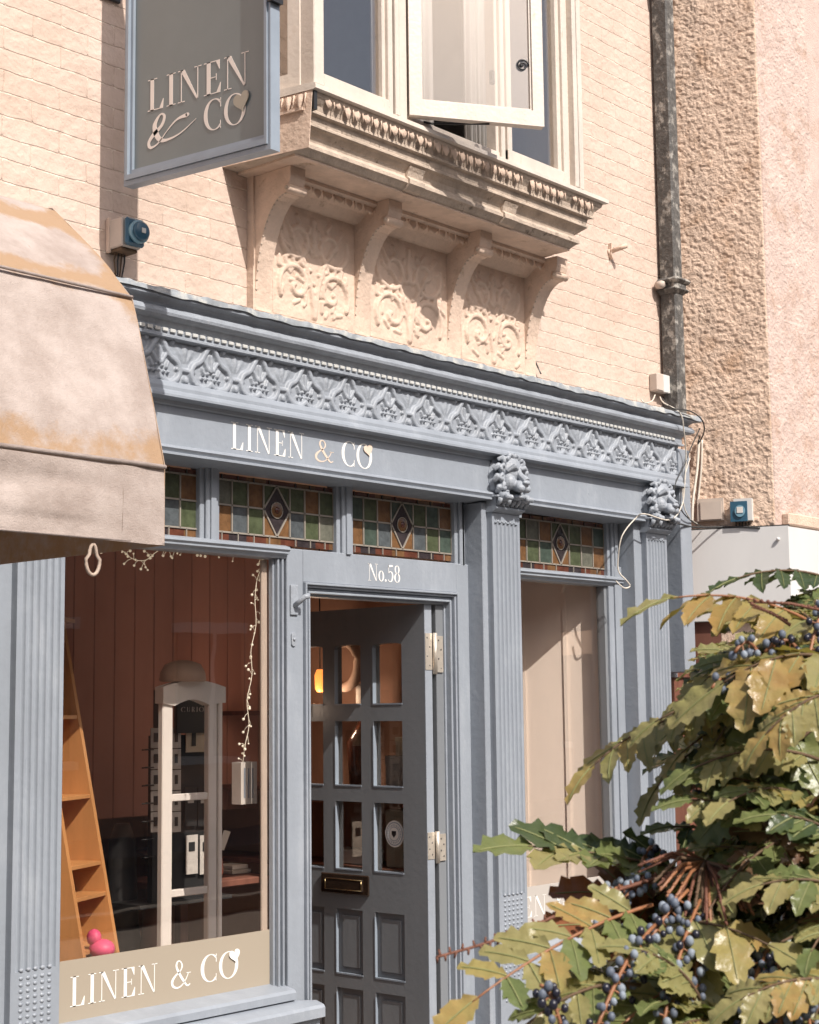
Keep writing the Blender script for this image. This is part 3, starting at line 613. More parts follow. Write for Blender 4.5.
# --- main display window
def shopwin(x0, x1, zt, zb, band, film, txt, lab):
    b = MB(); b.box((x0, .128, band), (x1, .132, zt), 'window_glass'); g = b.build('shop_window', shop, lab)
    b = MB(); b.box((x0, .126, zb), (x1, .132, band-.001), film); b.build('frosted_band', g)
    return g
g1 = shopwin(3.10, 4.120, 2.215, .655, .854, 'frosted_film', 'LINEN', 'wide display window with pane above a frosted band')
g2 = shopwin(5.47, 6.30, 2.215, .62, .866, 'frosted_pale', 'LINEN', 'narrow display window in front of a cream panel')
b = MB(); y = .126
l, e = PY(70, 1005, y), PY(157, 996, y); text(b, 'LINEN', (l.x, y, .706), X, Z, NY, .094, 'lettering_white', width=e.x-l.x)
l, e = PY(171, 990, y), PY(191, 985, y); text(b, '&', (l.x, y, .706), X, Z, NY, .090, 'lettering_white', width=e.x-l.x)
l, e = PY(201, 984, y), PY(238, 978, y); text(b, 'CO', (l.x, y, .706), X, Z, NY, .094, 'lettering_white', width=e.x-l.x, gap=.06)
h = PY(234, 955, y); heart_at(b, (h.x, y-.002, h.z), X, Z, NY, .050, .2, 'lettering_white'); b.build('lettering', g1)
b = MB(); x = 5.50
text(b, 'LINEN', (5.395, y, .735), X, Z, NY, .088, 'lettering_white', width=.40); text(b, '&', (5.855, y, .735), X, Z, NY, .085, 'lettering_white'); text(b, 'CO', (5.99, y, .735), X, Z, NY, .088, 'lettering_white', gap=.06)
heart_at(b, (6.125, y-.002, .828), X, Z, NY, .046, .2, 'lettering_white'); b.build('lettering', g2)
# window frame mouldings
def jamb(b, x0, x1, z0, z1, yb=.13, ys=(.105, .088, .098, .085)):
    n = len(ys); w_ = (x1-x0)/n
    for k, yy in enumerate(ys): b.box((x0+w_*k, yy, z0), (x0+w_*(k+1)-.0005, yb, z1), 'blue_paint', .003)
b = MB(); jamb(b, 4.118, 4.158, .64, 2.205); b.box((4.159, .112, .3), (4.167, .13, 2.24), 'door_paint'); b.build('window_frame', g1)  # darker strip paints the shade in the gap beside the casing
b = MB(); b.box((6.262, .096, .55), (6.283, .14, 2.205), 'door_paint'); b.box((6.284, .082, .4), (6.325, .14, 2.205), 'blue_paint', .003); b.box((6.326, .075, .4), (6.384, .10, 2.30), 'blue_paint', .002); b.build('window_frame', g2)  # darker first strip paints the shaded side of the frame recess
b = MB()                                             # stepped sill and stall riser
b.extx([(.13, .662), (.105, .656), (.045, .644), (.036, .634), (.036, .610), (.05, .604), (.02, .598), (-.018, .588), (-.026, .578), (-.026, .545), (0, .535), (0, 0), (.13, 0)], 3.08, lambda y, z: 4.165 if z > .6 else (4.25 if z > .5 else 4.17), 'blue_paint')
b.build('window_sill', shop)
b = MB(); b.extx([(.13, .63), (.045, .61), (.036, .60), (.036, .57), (.0, .56), (-.02, .55), (-.02, .51), (0, .50), (0, 0), (.13, 0)], 5.45, 6.39, 'blue_paint'); b.build('window_sill', shop)
# tan inner reveal beside the main window
b = MB(); b.box((4.088, .134, .60), (4.118, .146, 2.2), 'beige_box', .003); b.build('inner_reveal', shop)

# --- door casing
b = MB(); yc = .08
b.box((4.167, yc, 0), (4.252, .15, 2.245), 'blue_paint', .003); b.box((5.156, yc, 0), (5.236, .15, 2.245), 'blue_paint', .003); b.box((4.2525, yc, 2.122), (5.1555, .15, 2.245), 'blue_paint', .002)
for k, (d, yy) in enumerate(((.0, .066), (.009, .075), (.020, .090), (.031, .082), (.040, .108))):
    wd = .0095
    b.box((4.2525+d, yy, 0), (4.2525+d+wd, .16, 2.121-d), 'blue_paint', .002); b.box((5.1555-d-wd, yy, 0), (5.1555-d, .16, 2.121-d), 'blue_paint', .002)
    b.box((4.2525+d+wd, yy, 2.121-d-wd), (5.1555-d-wd, .16, 2.121-d), 'blue_paint', .002)
b.box((5.06, .115, 0), (5.106, .17, 2.07), 'door_paint', .002)
cas = b.build('door_casing', shop)
b = MB(); l, e = PY(368, 580, yc), PY(400, 584, yc); text(b, 'No.58', (l.x, yc, 2.146), X, Z, NY, .068, 'lettering_white', width=e.x-l.x, gap=.06); b.build('number_lettering', cas)
b = MB(); b.box((4.180, .072, 1.995), (4.218, .08, 2.108), 'blue_relief', .002); b.tube([(4.199, .074, 2.03), (4.20, .045, 2.045), (4.212, .030, 2.062), (4.226, .024, 2.066)], [.010, .010, .010, .011], 'blue_relief', 10)
b.build('lamp_bracket', cas)
b = MB(); b.ext([(4.197+.012*math.cos(a), .074, 1.905+(.012*math.sin(a)+(.014 if math.sin(a) > 0 else -.014))) for a in np.linspace(0, 2*math.pi, 16, endpoint=False)][::-1], (0, .006, 0), 'blue_relief'); b.ball((4.197, .072, 1.905), (.006, .005, .006), 'blue_paint'); b.build('bell_push', cas)

# --- open door: leaf at right angles to the front, left face at x = DX
DX = 4.99; DT = .044
door = empty('door', (DX+DT/2, .12, .16), None, None); door.parent = shop; door.location = Vector((DX+DT/2, .12, .16))-shop.location
door['label'] = 'dark grey glazed door standing open'
cols = [(.246, .409), (.480, .632), (.705, .835)]; y0, y1 = .121, .925; rows = [(1.664, 1.918), (1.322, 1.592), (.972, 1.254)]; prow = [(.541, .806), (.20, .482)]
b = MB(); zt, zb_ = 2.07, .165
ybr = [y0]+[v for c in cols for v in c]+[y1]
def dbox(ya, za, yb2, zb2, mt='door_paint', x0=DX, x1=DX+DT, bev=0): b.box((x0, ya, za), (x1, yb2, zb2), mt, bev)
dbox(y0, zb_, cols[0][0], zt); dbox(cols[-1][1], zb_, y1, zt)
for k in range(2): dbox(cols[k][1], zb_, cols[k+1][0], 1.918)
zs = [(zb_, .20), (.482, .541), (.806, .972), (1.254, 1.322), (1.592, 1.664)]
for c in cols:
    for za, zc in zs: dbox(c[0], za, c[1], zc)
    for za, zc in prow:                              # fielded panels
        dbox(c[0], za, c[1], zc, x0=DX+.014, x1=DX+DT-.014)
        dbox(c[0]+.026, za+.026, c[1]-.026, zc-.026, x0=DX+.007, x1=DX+.0141, bev=.006)
# top rail with shallow arch above each pane of the top row
ya, yb2 = cols[0][0], cols[-1][1]
for k, c in enumerate(cols):
    n = 10; w_ = c[1]-c[0]; arc = [(DX, c[0]+w_*i/n, 1.910+.007*math.sin(math.pi*i/n)**.6) for i in range(n+1)]
    b.ext(arc+[(DX, c[1], zt), (DX, c[0], zt)], (DT, 0, 0), 'door_paint')
    if k < 2: dbox(c[1], 1.918, cols[k+1][0], zt)
b.build('door_frame', door)
b = MB()                                             # the hinge edge, its sunlit brightness put into a paler blue
b.box((DX, y0-.004, zb_), (DX+DT, y0-.0005, zt), 'blue_paint'); b.build('door_edge', door)
for c in cols:
    for za, zc in rows:
        b = MB(); b.box((DX+.020, c[0], za), (DX+.023, c[1], zc), 'door_glass'); b.build('pane', door)
for c in cols:
    for za, zc in rows+prow:
        b = MB(); b.box((DX-.002, c[0]-.001, za-.004), (DX+.018, c[1]+.001, za+.002), 'sign_frame'); b.box((DX-.002, c[1]-.001, za), (DX+.018, c[1]+.003, zc-.02), 'sign_frame'); b.build('glazing_bead', door)
b = MB(); b.box((DX-.010, .435, .868), (DX-.001, .715, .952), 'letterbox', .004); b.box((DX-.018, .463, .885), (DX-.010, .687, .934), 'letterbox', .006)
lb = b.build('letterbox', door)
b = MB(); 
for a, c in (((.47, .888), (.68, .888)), ((.47, .931), (.68, .931)), ((.47, .888), (.47, .931)), ((.68, .888), (.68, .931))): b.tube([(DX-.0185, a[0], a[1]), (DX-.0185, c[0], c[1])], .0014, 'brass', 5)
b.build('flap_edge', lb)
for z0, z1 in ((1.80, 1.95), (1.035, 1.142)):
    b = MB(); b.box((DX+.001, y0-.0068, z0), (DX+DT-.001, y0-.004, z1), 'steel'); b.box((DX+DT+.020, .108, z0-.01), (DX+DT+.062, .1148, z1-.01), 'steel'); b.tube([(DX+DT+.010, .108, z0-.018), (DX+DT+.010, .108, z1+.002)], .0095, 'steel', 12)
    for k in range(4): z = z0+.018+k*(z1-z0-.036)/3; b.ball((DX+.020+.008*(-1)**k, y0-.007, z), (.004, .002, .004), 'iron', 8, 4); b.ball((DX+DT+.040+.008*(-1)**k, .107, z-.01), (.004, .002, .004), 'iron', 8, 4)
    b.build('hinge', door)
b = MB()                                             # round sticker with a crest
cyy, cz = PY(0, 0, 0), 1.128
n = 28; o_ = Vector((DX+.0185, .312, 1.128))
def disc(r, x, mt):
    b.ext([(x, o_.y+r*math.cos(2*math.pi*i/n), o_.z+r*1.05*math.sin(2*math.pi*i/n)) for i in range(n)], (.0006, 0, 0), mt)
disc(.052, o_.x, 'paper'); disc(.046, o_.x-.0008, 'sign_frame'); disc(.042, o_.x-.0016, 'paper'); disc(.028, o_.x-.0024, 'sign_frame'); disc(.0255, o_.x-.0032, 'paper')
for k in range(22):
    a = 2*math.pi*k/22; c = Vector((o_.x-.0030, o_.y+.035*math.cos(a), o_.z+.036*math.sin(a))); b.box(c-Vector((.0005, .0016, .0035)), c+Vector((.0005, .0016, .0035)), 'sign_frame')
b.ext([(o_.x-.0045, o_.y+p, o_.z+q) for p, q in ((-.012, .012), (.012, .012), (.012, -.002), (0, -.016), (-.012, -.002))], (.0006, 0, 0), 'g_dark')
b.build('round_sticker', door)

# ================================================================== BAY WINDOW
bay = empty('bay_window', (4.8, -.28, 3.88), None, None); bay.parent = shop; bay.location = Vector((4.8, -.28, 3.88))-shop.location
BL, BR = 3.95, 5.65
def bx1(y, z): return BR+(-.20-y)*1.5 if y < -.20 else BR+(y+.2)*.2
def bl0(y, z): return BL-(y+.3)*.17
b = MB()
b.extx([(.118, 3.900), (-.292, 3.893), (-.302, 3.887), (-.303, 3.870), (-.292, 3.866), (.118, 3.866)], lambda y, z: bl0(y, z)-.006, bx1, 'cream_frame'); b.build('sill', bay)
b = MB()
b.extx([(.118, 3.8655), (-.286, 3.8655), (-.282, 3.850), (-.262, 3.824), (-.258, 3.806), (-.262, 3.802), (-.262, 3.794), (-.245, 3.790), (-.240, 3.764), (-.244, 3.760), (-.244, 3.752), (-.228, 3.745), (-.212, 3.728), (-.206, 3.708), (-.210, 3.700), (-.222, 3.690), (-.222, 3.676), (-.212, 3.670), (-.200, 3.656), (-.192, 3.652), (.118, 3.652)], bl0, bx1, 'stone_dirty')
crn = b.build('bay_cornice', bay)
for x in (4.535, 5.135): b = MB(); b.extx([(-.205, 3.745), (-.236, 3.742), (-.225, 3.725), (-.218, 3.705), (-.233, 3.690), (-.233, 3.672), (-.21, 3.654), (-.19, 3.6505), (-.19, 3.745)], x, x+.09, 'stone_dirty'); b.build('moulding_break', crn)
def leafrow(b, a, c, n, out, mt, hgt=.036, wid=.5):
    """row of small acanthus tongues from a to c, hanging, facing 'out'"""
    a, c, out = Vector(a), Vector(c), Vector(out); d = (c-a)/n; dn = d.normalized(); r = random.Random(3)
    for k in range(n):
        if r.random() < .06: continue
        p = a+d*(k+.5); w_ = d.length*wid*r.uniform(.75, 1.1); hh = hgt*(.7+.5*r.random()); sh = r.uniform(-.15, .15)*w_
        vs = []
        for t, wf, bul in ((0, .75, .4), (.25, 1, .9), (.55, .85, 1.15), (.8, .5, 1.0), (1, .12, .55)):
            for s_ in (-1, -.45, 0, .45, 1):
                rid = .004*(1 if s_ == 0 else (-.4 if abs(s_) == .45 else 0))
                vs.append(p+dn*(s_*w_*wf/1.0+sh*t)-Vector((0, 0, hh*t))+out*(.009*bul*(1-s_*s_*.8)+rid+.003))
        fs = [(i*5+j, i*5+j+1, (i+1)*5+j+1, (i+1)*5+j) for i in range(4) for j in range(4)]
        b.add(vs, fs, mt, True)
        q = p+d*.5; b.tube([q+out*.004, q+out*.010-Vector((0, 0, hh*.5)), q+out*.006-Vector((0, 0, hh*1.05))], [.004, .003, .0015], mt, 5)
b = MB(); leafrow(b, (BL+.06, -.276, 3.862), (bx1(-.275, 0)-.01, -.276, 3.862), 34, (0, -.85, -.5), 'stone', .044, .38)
b.build('leaf_moulding', crn); b = MB()
b.box((BL+.0, -.290, 3.795), (BL+.016, -.24, 3.864), 'black_iron'); b.build('mitre_gap_dark', crn); b = MB()  # solid black block paints the dark inside the open mitre gap
leafrow(b, (bl0(.1, 0)-.003, .10, 3.858), (bl0(-.26, 0)-.003, -.26, 3.858), 7, (-1, -.17, -.2), 'stone', .048, .42)
b.obox((bl0(-.25, 0)-.014, -.25, 3.795), (bl0(.118, 0)-bl0(-.25, 0), .368, 0), (0, 0, .011), (.0135, 0, 0), 'stone')
b.build('leaf_moulding', crn)
b = MB(); b.box((BL+.001, -.19, 3.644), (BR, .118, 3.6515), 'stone'); b.ext([(bl0(-.27, 0)-.003, -.27, 3.654), (bl0(.118, 0)-.003, .118, 3.654), (bl0(.118, 0)-.003, .118, 3.865), (bl0(-.285, 0)-.003, -.285, 3.865)], (.0025, 0, 0), 'stone'); b.build('soffit', bay)
# apron with carved panels
XB = [4.010, 4.552, 5.128, 5.672]; BW = .078
b = MB(); b.box((4.0, .085, 3.10), (5.745, .119, 3.644), 'stone'); b.box((3.995, .066, 3.086), (5.75, .119, 3.116), 'stone', .006); b.build('apron', bay)
def carved(x0, x1, seed):
    z0, z1 = 3.135, 3.575; w_, hh = x1-x0, z1-z0; nu, nv = int(w_/.0036), int(hh/.0036)
    U, V = np.meshgrid(np.linspace(0, w_, nu), np.linspace(0, hh, nv)); H = np.zeros_like(U); r = random.Random(seed); cx = w_/2
    def seg(P, rad, h):
        nonlocal H
        d = np.full(U.shape, 9.)
        for a, c in zip(P[:-1], P[1:]):
            dx, dy = c[0]-a[0], c[1]-a[1]; t = np.clip(((U-a[0])*dx+(V-a[1])*dy)/(dx*dx+dy*dy+1e-12), 0, 1); d = np.minimum(d, np.hypot(U-a[0]-t*dx, V-a[1]-t*dy))
        H = np.maximum(H, h*np.sqrt(np.clip(1-(d/rad)**2, 0, 1)))
    def spiral(ox, oy, r0, a0, turns, sgn, rad, h):
        P = []; n = 26
        for i in range(n+1):
            t = i/n; a = a0+sgn*turns*2*math.pi*t; rr = r0*(1-t)**.8+.006; P.append((ox+rr*math.cos(a), oy+rr*math.sin(a)))
        seg(P, rad, h)
        for k in range(5, 20, 3):                     # leaves springing outward from the scroll
            p = P[k]; a = a0+sgn*turns*2*math.pi*k/n-sgn*.5; l = .045*r.uniform(.7, 1.2)
            seg([p, (p[0]+l*.6*math.cos(a), p[1]+l*.6*math.sin(a)), (p[0]+l*math.cos(a+sgn*.7), p[1]+l*math.sin(a+sgn*.7))], .010, h*.8)
    for s_ in (-1, 1):
        j = r.uniform(-.01, .01)
        spiral(cx+s_*w_*.22, hh*.70+j, w_*.20, R(90 if s_ > 0 else 90)-s_*1.2, 1.2, -s_, .012, .016)
        spiral(cx+s_*w_*.23, hh*.28+j, w_*.20, R(-90)+s_*1.0, 1.1, s_, .012, .015)
        seg([(cx, .02), (cx+s_*.02, hh*.3), (cx+s_*.05, hh*.5), (cx+s_*w_*.36, hh*.88)], .011, .015)
        for k in range(12):
            a = r.uniform(0, 6.28); x, y = cx+s_*r.uniform(.02, w_*.44), r.uniform(.03, hh-.03); l = r.uniform(.02, .04)
            seg([(x, y), (x+l*math.cos(a), y+l*math.sin(a))], .009, .010)
    seg([(cx, hh*.62), (cx, hh*.9)], .018, .015); seg([(cx, hh*.05), (cx, hh*.2)], .018, .014)
    H *= .78; edge = np.minimum.reduce([U, w_-U, V, hh-V]); H *= np.clip(edge/.012, 0, 1); H += vnoise(H.shape, 4, seed)*.0016
    b = MB(); b.grid((x0, .0845, z0), (w_, 0, 0), (0, 0, hh), NY, H, 'stone'); b.build('carved_panel', bay)
for k in range(3): carved(XB[k]+BW+.012, XB[k+1]-.012, 20+k)
for k in range(3):                                   # bed moulding under the soffit with tongues
    b = MB(); b.extx([(.118, 3.643), (-.045, 3.643), (-.045, 3.630), (-.030, 3.622), (.02, 3.604), (.05, 3.582), (.062, 3.575), (.118, 3.575)], XB[k]+BW, XB[k+1], 'stone')
    leafrow(b, (XB[k]+BW, -.024, 3.626), (XB[k+1], -.024, 3.626), 8, (0, -.75, -.65), 'stone', .03, .42); b.build('bed_moulding', bay)
def bracket(x, dmg):
    b = MB(); P = [(.118, 3.643), (-.105, 3.643)]
    P += [(-.105, 3.600), (-.098, 3.578), (-.088, 3.566)]
    for t in np.linspace(0, 1, 12): a = t*math.pi/2; P.append((-.078+.160*math.sin(a)**1.0*1.02, 3.545-(1-math.cos(a))*.40))
    P += [(.083, 3.13), (.118, 3.13)]
    b.extx(P, x, x+BW, 'stone')
    b.tube([(x-.006, -.090, 3.560), (x+BW+.006, -.090, 3.560)], .017, 'stone', 12); b.ball((x-.007, -.090, 3.560), (.006, .009, .009), 'stone_dirty', 8, 5)
    for t in np.linspace(.02, .9, 16):               # beaded outer edge
        a = t*math.pi/2; b.ball((x+.004, -.078+.1632*math.sin(a), 3.545-(1-math.cos(a))*.40), .0048, 'stone_dirty', 6, 4)
    b.build('bracket', bay)
for x in XB: bracket(x, 0)
# window frames
FY = -.28
b = MB(); ZT = 5.45; zb = 3.895
def post(x0, x1, y0=FY, y1=FY+.07, z0=zb, z1=ZT): b.box((x0, y0, z0), (x1, y1, z1), 'cream_frame', .004)
post(3.958, 4.010, FY-.004); post(4.010, 4.030, FY+.015)
post(4.348, 4.366, FY+.015); post(4.366, 4.392, FY); post(4.398, 4.420, FY-.008); post(4.424, 4.470, FY-.002)
post(5.045, 5.062, FY+.015); post(5.062, 5.088, FY); post(5.088, 5.104, FY+.018); post(5.104, 5.135, FY)
post(5.475, 5.50, FY+.012); post(5.500, 5.536, FY-.002); post(5.540, 5.572, FY+.02); post(5.572, 5.600, FY-.01); post(5.600, 5.612, FY+.02); post(5.612, 5.642, FY-.006)
for x0, x1 in ((4.010, 4.366), (5.104, 5.50)): b.box((x0, FY-.002, zb), (x1, FY+.06, zb+.052), 'cream_frame', .003); b.box((x0, FY-.002, ZT-.08), (x1, FY+.06, ZT), 'cream_frame', .003)
b.box((4.44, FY+.012, zb), (5.062, FY+.06, zb+.03), 'cream_frame', .003)
SA, SD = Vector((3.952, FY+.066, zb)), Vector((-.17, 1, 0))*.332
b.obox(SA, SD, (0, 0, .062), (.045, 0, 0), 'cream_frame'); b.obox(SA+Vector((0, 0, .062)), SD*.16, (0, 0, ZT-zb-.062), (.045, 0, 0), 'cream_frame'); b.obox(SA+SD*.84+Vector((0, 0, .062)), SD*.16, (0, 0, ZT-zb-.062), (.045, 0, 0), 'cream_frame')
b.box((5.60, FY+.07, zb), (5.64, .118, ZT), 'cream_frame')
b.box((3.90, FY-.06, ZT), (5.70, .118, ZT+.12), 'cream_frame', .01)
b.build('window_frame', bay)
b = MB(); b.box((4.02, FY+.035, zb+.04), (4.36, FY+.038, ZT-.05), 'upper_glass'); b.build('pane', bay)
b = MB(); b.box((5.10, FY+.035, zb+.04), (5.49, FY+.038, ZT-.05), 'upper_glass'); b.build('pane', bay)
b = MB(); b.obox(SA+SD*.15+Vector((.02, 0, .05)), SD*.7, (0, 0, ZT-zb-.1), (.003, 0, 0), 'upper_glass'); b.build('pane', bay)
# the open casement, hinged on its left
hp, tip = Vector((4.472, -.290, 0)), Vector((4.934, -.592, 0)); cu = (tip-hp).normalized(); cn = Vector((cu.y, -cu.x, 0)); Lc = (tip-hp).length
b = MB(); zc0 = 3.917; st = .046; tk = .038
def cb(u0, u1, z0, z1, mt='cream_frame', d0=0, d1=tk): b.obox(hp+cu*u0+cn*(-d0)+Vector((0, 0, z0)), cu*(u1-u0), Vector((0, 0, z1-z0)), -cn*(d1-d0), mt)
cb(0, st, zc0, ZT-.06); cb(Lc-st, Lc, zc0, ZT-.06); cb(st, Lc-st, zc0, zc0+.062); cb(st, Lc-st, ZT-.12, ZT-.06)
cb(st, st+.008, zc0+.062, ZT-.12, d0=.008, d1=.03); cb(Lc-st-.008, Lc-st, zc0+.062, ZT-.12, d0=.008, d1=.03); cb(st+.008, Lc-st-.008, zc0+.062, zc0+.070, d0=.008, d1=.03)
csm = b.build('open_casement', bay)
b = MB(); cb(st, Lc-st, zc0+.06, ZT-.11, 'upper_glass', .016, .019); b.build('pane', csm)
b = MB(); p = hp+cu*(Lc-st-.030)+Vector((0, .012, 4.165)); P = []
for i in range(26): a = i*.42; rr = .026*(1-i/32); P.append(p+cu*(rr*math.cos(a))+Vector((0, 0, rr*math.sin(a))))
b.tube(P, .004, 'black_iron', 6); b.tube([p+Vector((0, .02, 0)), p], .006, 'black_iron'); b.build('curled_handle', csm)
b = MB(); b.tube([hp+cu*.34+Vector((0, .02, zc0-.002)), Vector((4.62, -.275, 3.925)), Vector((4.58, -.27, 3.922))], .0045, 'black_iron', 6); b.build('casement_stay', csm)
b = MB(); b.box((5.0, FY-.004, 4.20), (5.02, FY+.014, 4.26), 'black_iron', .003); b.build('window_catch', bay)
# curtains upstairs
for (x0, x1, lab) in ((4.60, 4.98, 'pale grey curtain hanging inside the middle light of the bay window'), (5.20, 5.44, 'narrow pale curtain drawn inside the right light of the bay window')):
    b = MB(); n = 60; vs = []
    for z in (3.7, 5.5):
        for i in range(n): x = x0+(x1-x0)*i/(n-1); vs.append((x, .02+.014*math.sin(i*.9)+.006*math.sin(i*2.3), z))
    b.add(vs, [(i, i+1, n+i+1, n+i) for i in range(n-1)], 'curtain', True); o = b.build('curtain', None, lab, 'curtain', origin=(x0, .02, 3.7))
    md = o.modifiers.new('s', 'SOLIDIFY'); md.thickness = .003

# ================================================================== NEIGHBOURING BUILDING (splayed corner, rough render)
nb = empty('rendered_building', (7.6, .2, 0), 'rough pink rendered building with a splayed corner right of the drainpipe', 'building')
d = Vector((.342, -.9397, 0)); c0 = Vector((7.031, .119, 0))
L1 = 0.46; c1 = c0+d*L1; nrm = Vector((-.9397, -.342, 0))
def render_wall(o, u, L, z0, z1, n, mt, seed, amp_):
    nu, nv = int(L/.005), int((z1-z0)/.005); H = vnoise((nv, nu), 1.7, seed)*.6+vnoise((nv, nu), 3.1, seed+1)*.7+vnoise((nv, nu), 9, seed+2)*.35
    H = np.clip(H-.62, 0, .40)*amp_*1.1+vnoise((nv, nu), 45, seed+3)*.008
    H[:, 0] = 0; H[:, -1] = 0
    b = MB(); b.grid((o.x, o.y, z0), tuple(u*L), (0, 0, z1-z0), tuple(n), H, mt); return b
b = render_wall(c0, d, L1, 2.50, 5.9, nrm, 'stucco_tan', 11, .012); b.build('splayed_wall', nb)
b = render_wall(c1, Vector((1, 0, 0)), .55, 2.50, 5.9, Vector((0, -1, 0)), 'stucco_pink', 31, .008); b.build('front_wall', nb)
b = MB(); b.ext([(c0.x, c0.y+.004, 0), (c1.x+.003, c1.y+.004, 0), (14, c1.y+.004, 0), (14, 4, 0), (c0.x+.01, 4, 0)], (0, 0, .001), 'stucco_pink')
q = [(c0.x+.004, c0.y+.005), (c1.x+.004, c1.y+.005), (14, c1.y+.005), (14, 4), (c0.x+.10, 4)]
b.ext([(x, y, 2.50) for x, y in q], (0, 0, 4.3), 'stucco_pink'); b.build('wall_core', nb)
b = MB(); x = PY(781, 515, c1.y).x; b.box((x, c1.y-.045, 2.535), (12, c1.y-.0005, 2.595), 'stucco_tan', .006); b.build('string_course', nb)
# white fascia box round the corner
c0f = c0+nrm*.035+d*.03; L2 = 0.497; c1f = c0f+d*L2
b = MB(); zt, zb2 = 2.522, 2.06
b.obox(c0f+Vector((0, 0, zb2)), d*L2, Vector((0, 0, zt-zb2)), -nrm*.03, 'white_fascia')
b.box((c1f.x, c1f.y, zb2), (13, c1f.y+.05, zt-.004), 'white_fascia'); b.obox(c0f+Vector((0, 0, zt)), d*(L2+.004), Vector((0, 0, .006)), -nrm*.034, 'cable_black')
b.ball(c0f+d*(L2*.9)+nrm*.01+Vector((0, 0, 2.455)), .010, 'white_fascia', 8, 5)
b.build('shop_fascia', nb)
b = MB(); a = c0f-nrm*.03; b.obox(a+d*-.02, d*.16, Vector((0, 0, 2.058)), -nrm*.08, 'dark_wood'); b.obox(a-d*.015+nrm*.004+Vector((0, 0, 1.83)), d*.15, Vector((0, 0, .006)), -nrm*.01, 'cable_black')
b.obox(a-d*.09-nrm*.02, d*.085, Vector((0, 0, 1.78)), -nrm*.05, 'dark_wood'); b.build('timber_post', nb)
b = MB(); b.obox(a+d*.142, d*.03, Vector((0, 0, 2.058)), -nrm*.06, 'stucco_tan'); b.obox(a+d*.173+Vector((0, 0, 1.93)), d*.9, Vector((0, 0, .127)), -nrm*.05, 'stucco_tan'); b.box((c1f.x, c1f.y+.06, 1.9), (12, c1f.y+.12, 2.058), 'stucco_tan'); b.build('window_head', nb)
b = MB(); b.obox(a+d*.173-nrm*.06, d*.9, Vector((0, 0, 1.93)), -nrm*.01, 'opposite_glass'); b.box((c1f.x+.3, c1f.y+.1, 0), (12, c1f.y+.13, 1.9), 'opposite_glass'); b.build('shop_window', nb)

ns = empty('neighbouring_shop', (2.0, .1, 0), 'dark green timber shopfront edge below the stained awning at far left', 'shopfront')
b = MB(); b.box((1.0, .03, 0), (2.838, .118, 2.92), 'dark_green', .004); b.box((2.82, .02, 0), (2.836, .029, 2.9), 'cream_frame'); b.build('timber_board', ns, origin=ns.location)
# ================================================================== AWNING
aw = empty('awning', (2.5, .1, 2.05), 'stained pale canvas awning with brown edges jutting out at the left', 'awning')
prof = [(.11, 3.12), (-.3, 3.07), (-.731, 2.993), (-.86, 2.885), (-.97, 2.785), (-1.073, 2.682), (-1.10, 2.60), (-1.135, 2.48), (-1.170, 2.36), (-1.205, 2.236)]
XE = 2.5
def canvas(name, pts, hems, x0=-1.6, x1=XE, nu=150, sag=1):
    P = np.array(pts); seg = np.r_[0, np.cumsum(np.hypot(*np.diff(P, axis=0).T))]; nv = 46; t = np.linspace(0, seg[-1], nv)
    yy, zz = np.interp(t, seg, P[:, 0]), np.interp(t, seg, P[:, 1]); U = np.linspace(0, 1, nu); b = MB(); vs = []; st = []
    N1 = vnoise((nv, nu), 14, 77)+.5*vnoise((nv, nu), 6, 78)-.75
    for j in range(nv):
        hd = min(abs(t[j]-h) for h in hems); fr = min(hd/.12, 1)
        for i in range(nu):
            x = x0+(x1-x0)*U[i]; cr_ = .010*math.sin((x*2.2+zz[j]*3.1)*2.3+N1[j, i]*2.5)*fr*sag+.006*math.exp(-((x1-x)-.10-.35*(zz[j]-2.2))**2/.0012)*fr; dz = N1[j, i]*.026*fr*sag+cr_
            vs.append((x, yy[j]-dz*.8, zz[j]-abs(dz)*.3)); st.append(max(0, .58-hd*(4.2 if zz[j] < 2.45 else 7))+(.16 if zz[j] > 2.69 else 0)+max(0, .5-(x1-x)*7)*(.8 if zz[j] > 2.6 else .15))
    fs = [(j*nu+i, j*nu+i+1, (j+1)*nu+i+1, (j+1)*nu+i) for j in range(nv-1) for i in range(nu-1)]
    b.add(vs, fs, 'canvas', True); o = b.build(name, aw, origin=(2.5, .1, 2.05))
    at = o.data.attributes.new('stain', 'FLOAT', 'POINT'); at.data.foreach_set('value', st); return o
s1 = math.hypot(.41, .05)+math.hypot(.431, .077); s2 = s1+math.hypot(.342, .311); s3 = s2+math.hypot(.132, .446)
canvas('canopy', prof, (s1+.1, s2-.03, s3-.02))
vl = canvas('valance', [(-1.206, 2.230), (-1.207, 2.15), (-1.204, 2.047)], (9,), sag=.35)
b = MB(); n = 40                                     # gable end with its own short valance
ends = [(XE+.002, y, z) for y, z in prof]; b.ext(ends+[(XE+.002, .11, 2.235)], (.003, 0, 0), 'canvas'); b.box((XE+.001, -1.204, 2.045), (XE+.004, .10, 2.236), 'canvas')
g = b.build('gable_end', aw, origin=(2.5, .1, 2.05)); at = g.data.attributes.new('stain', 'FLOAT', 'POINT'); at.data.foreach_set('value', [.45]*len(g.data.vertices))
b = MB(); b.tube([(-1.6, -1.210, 2.236), (XE, -1.210, 2.236)], .006, 'canvas', 6); b.tube([(-1.6, -1.078, 2.684), (XE, -1.078, 2.684)], .004, 'canvas', 6)
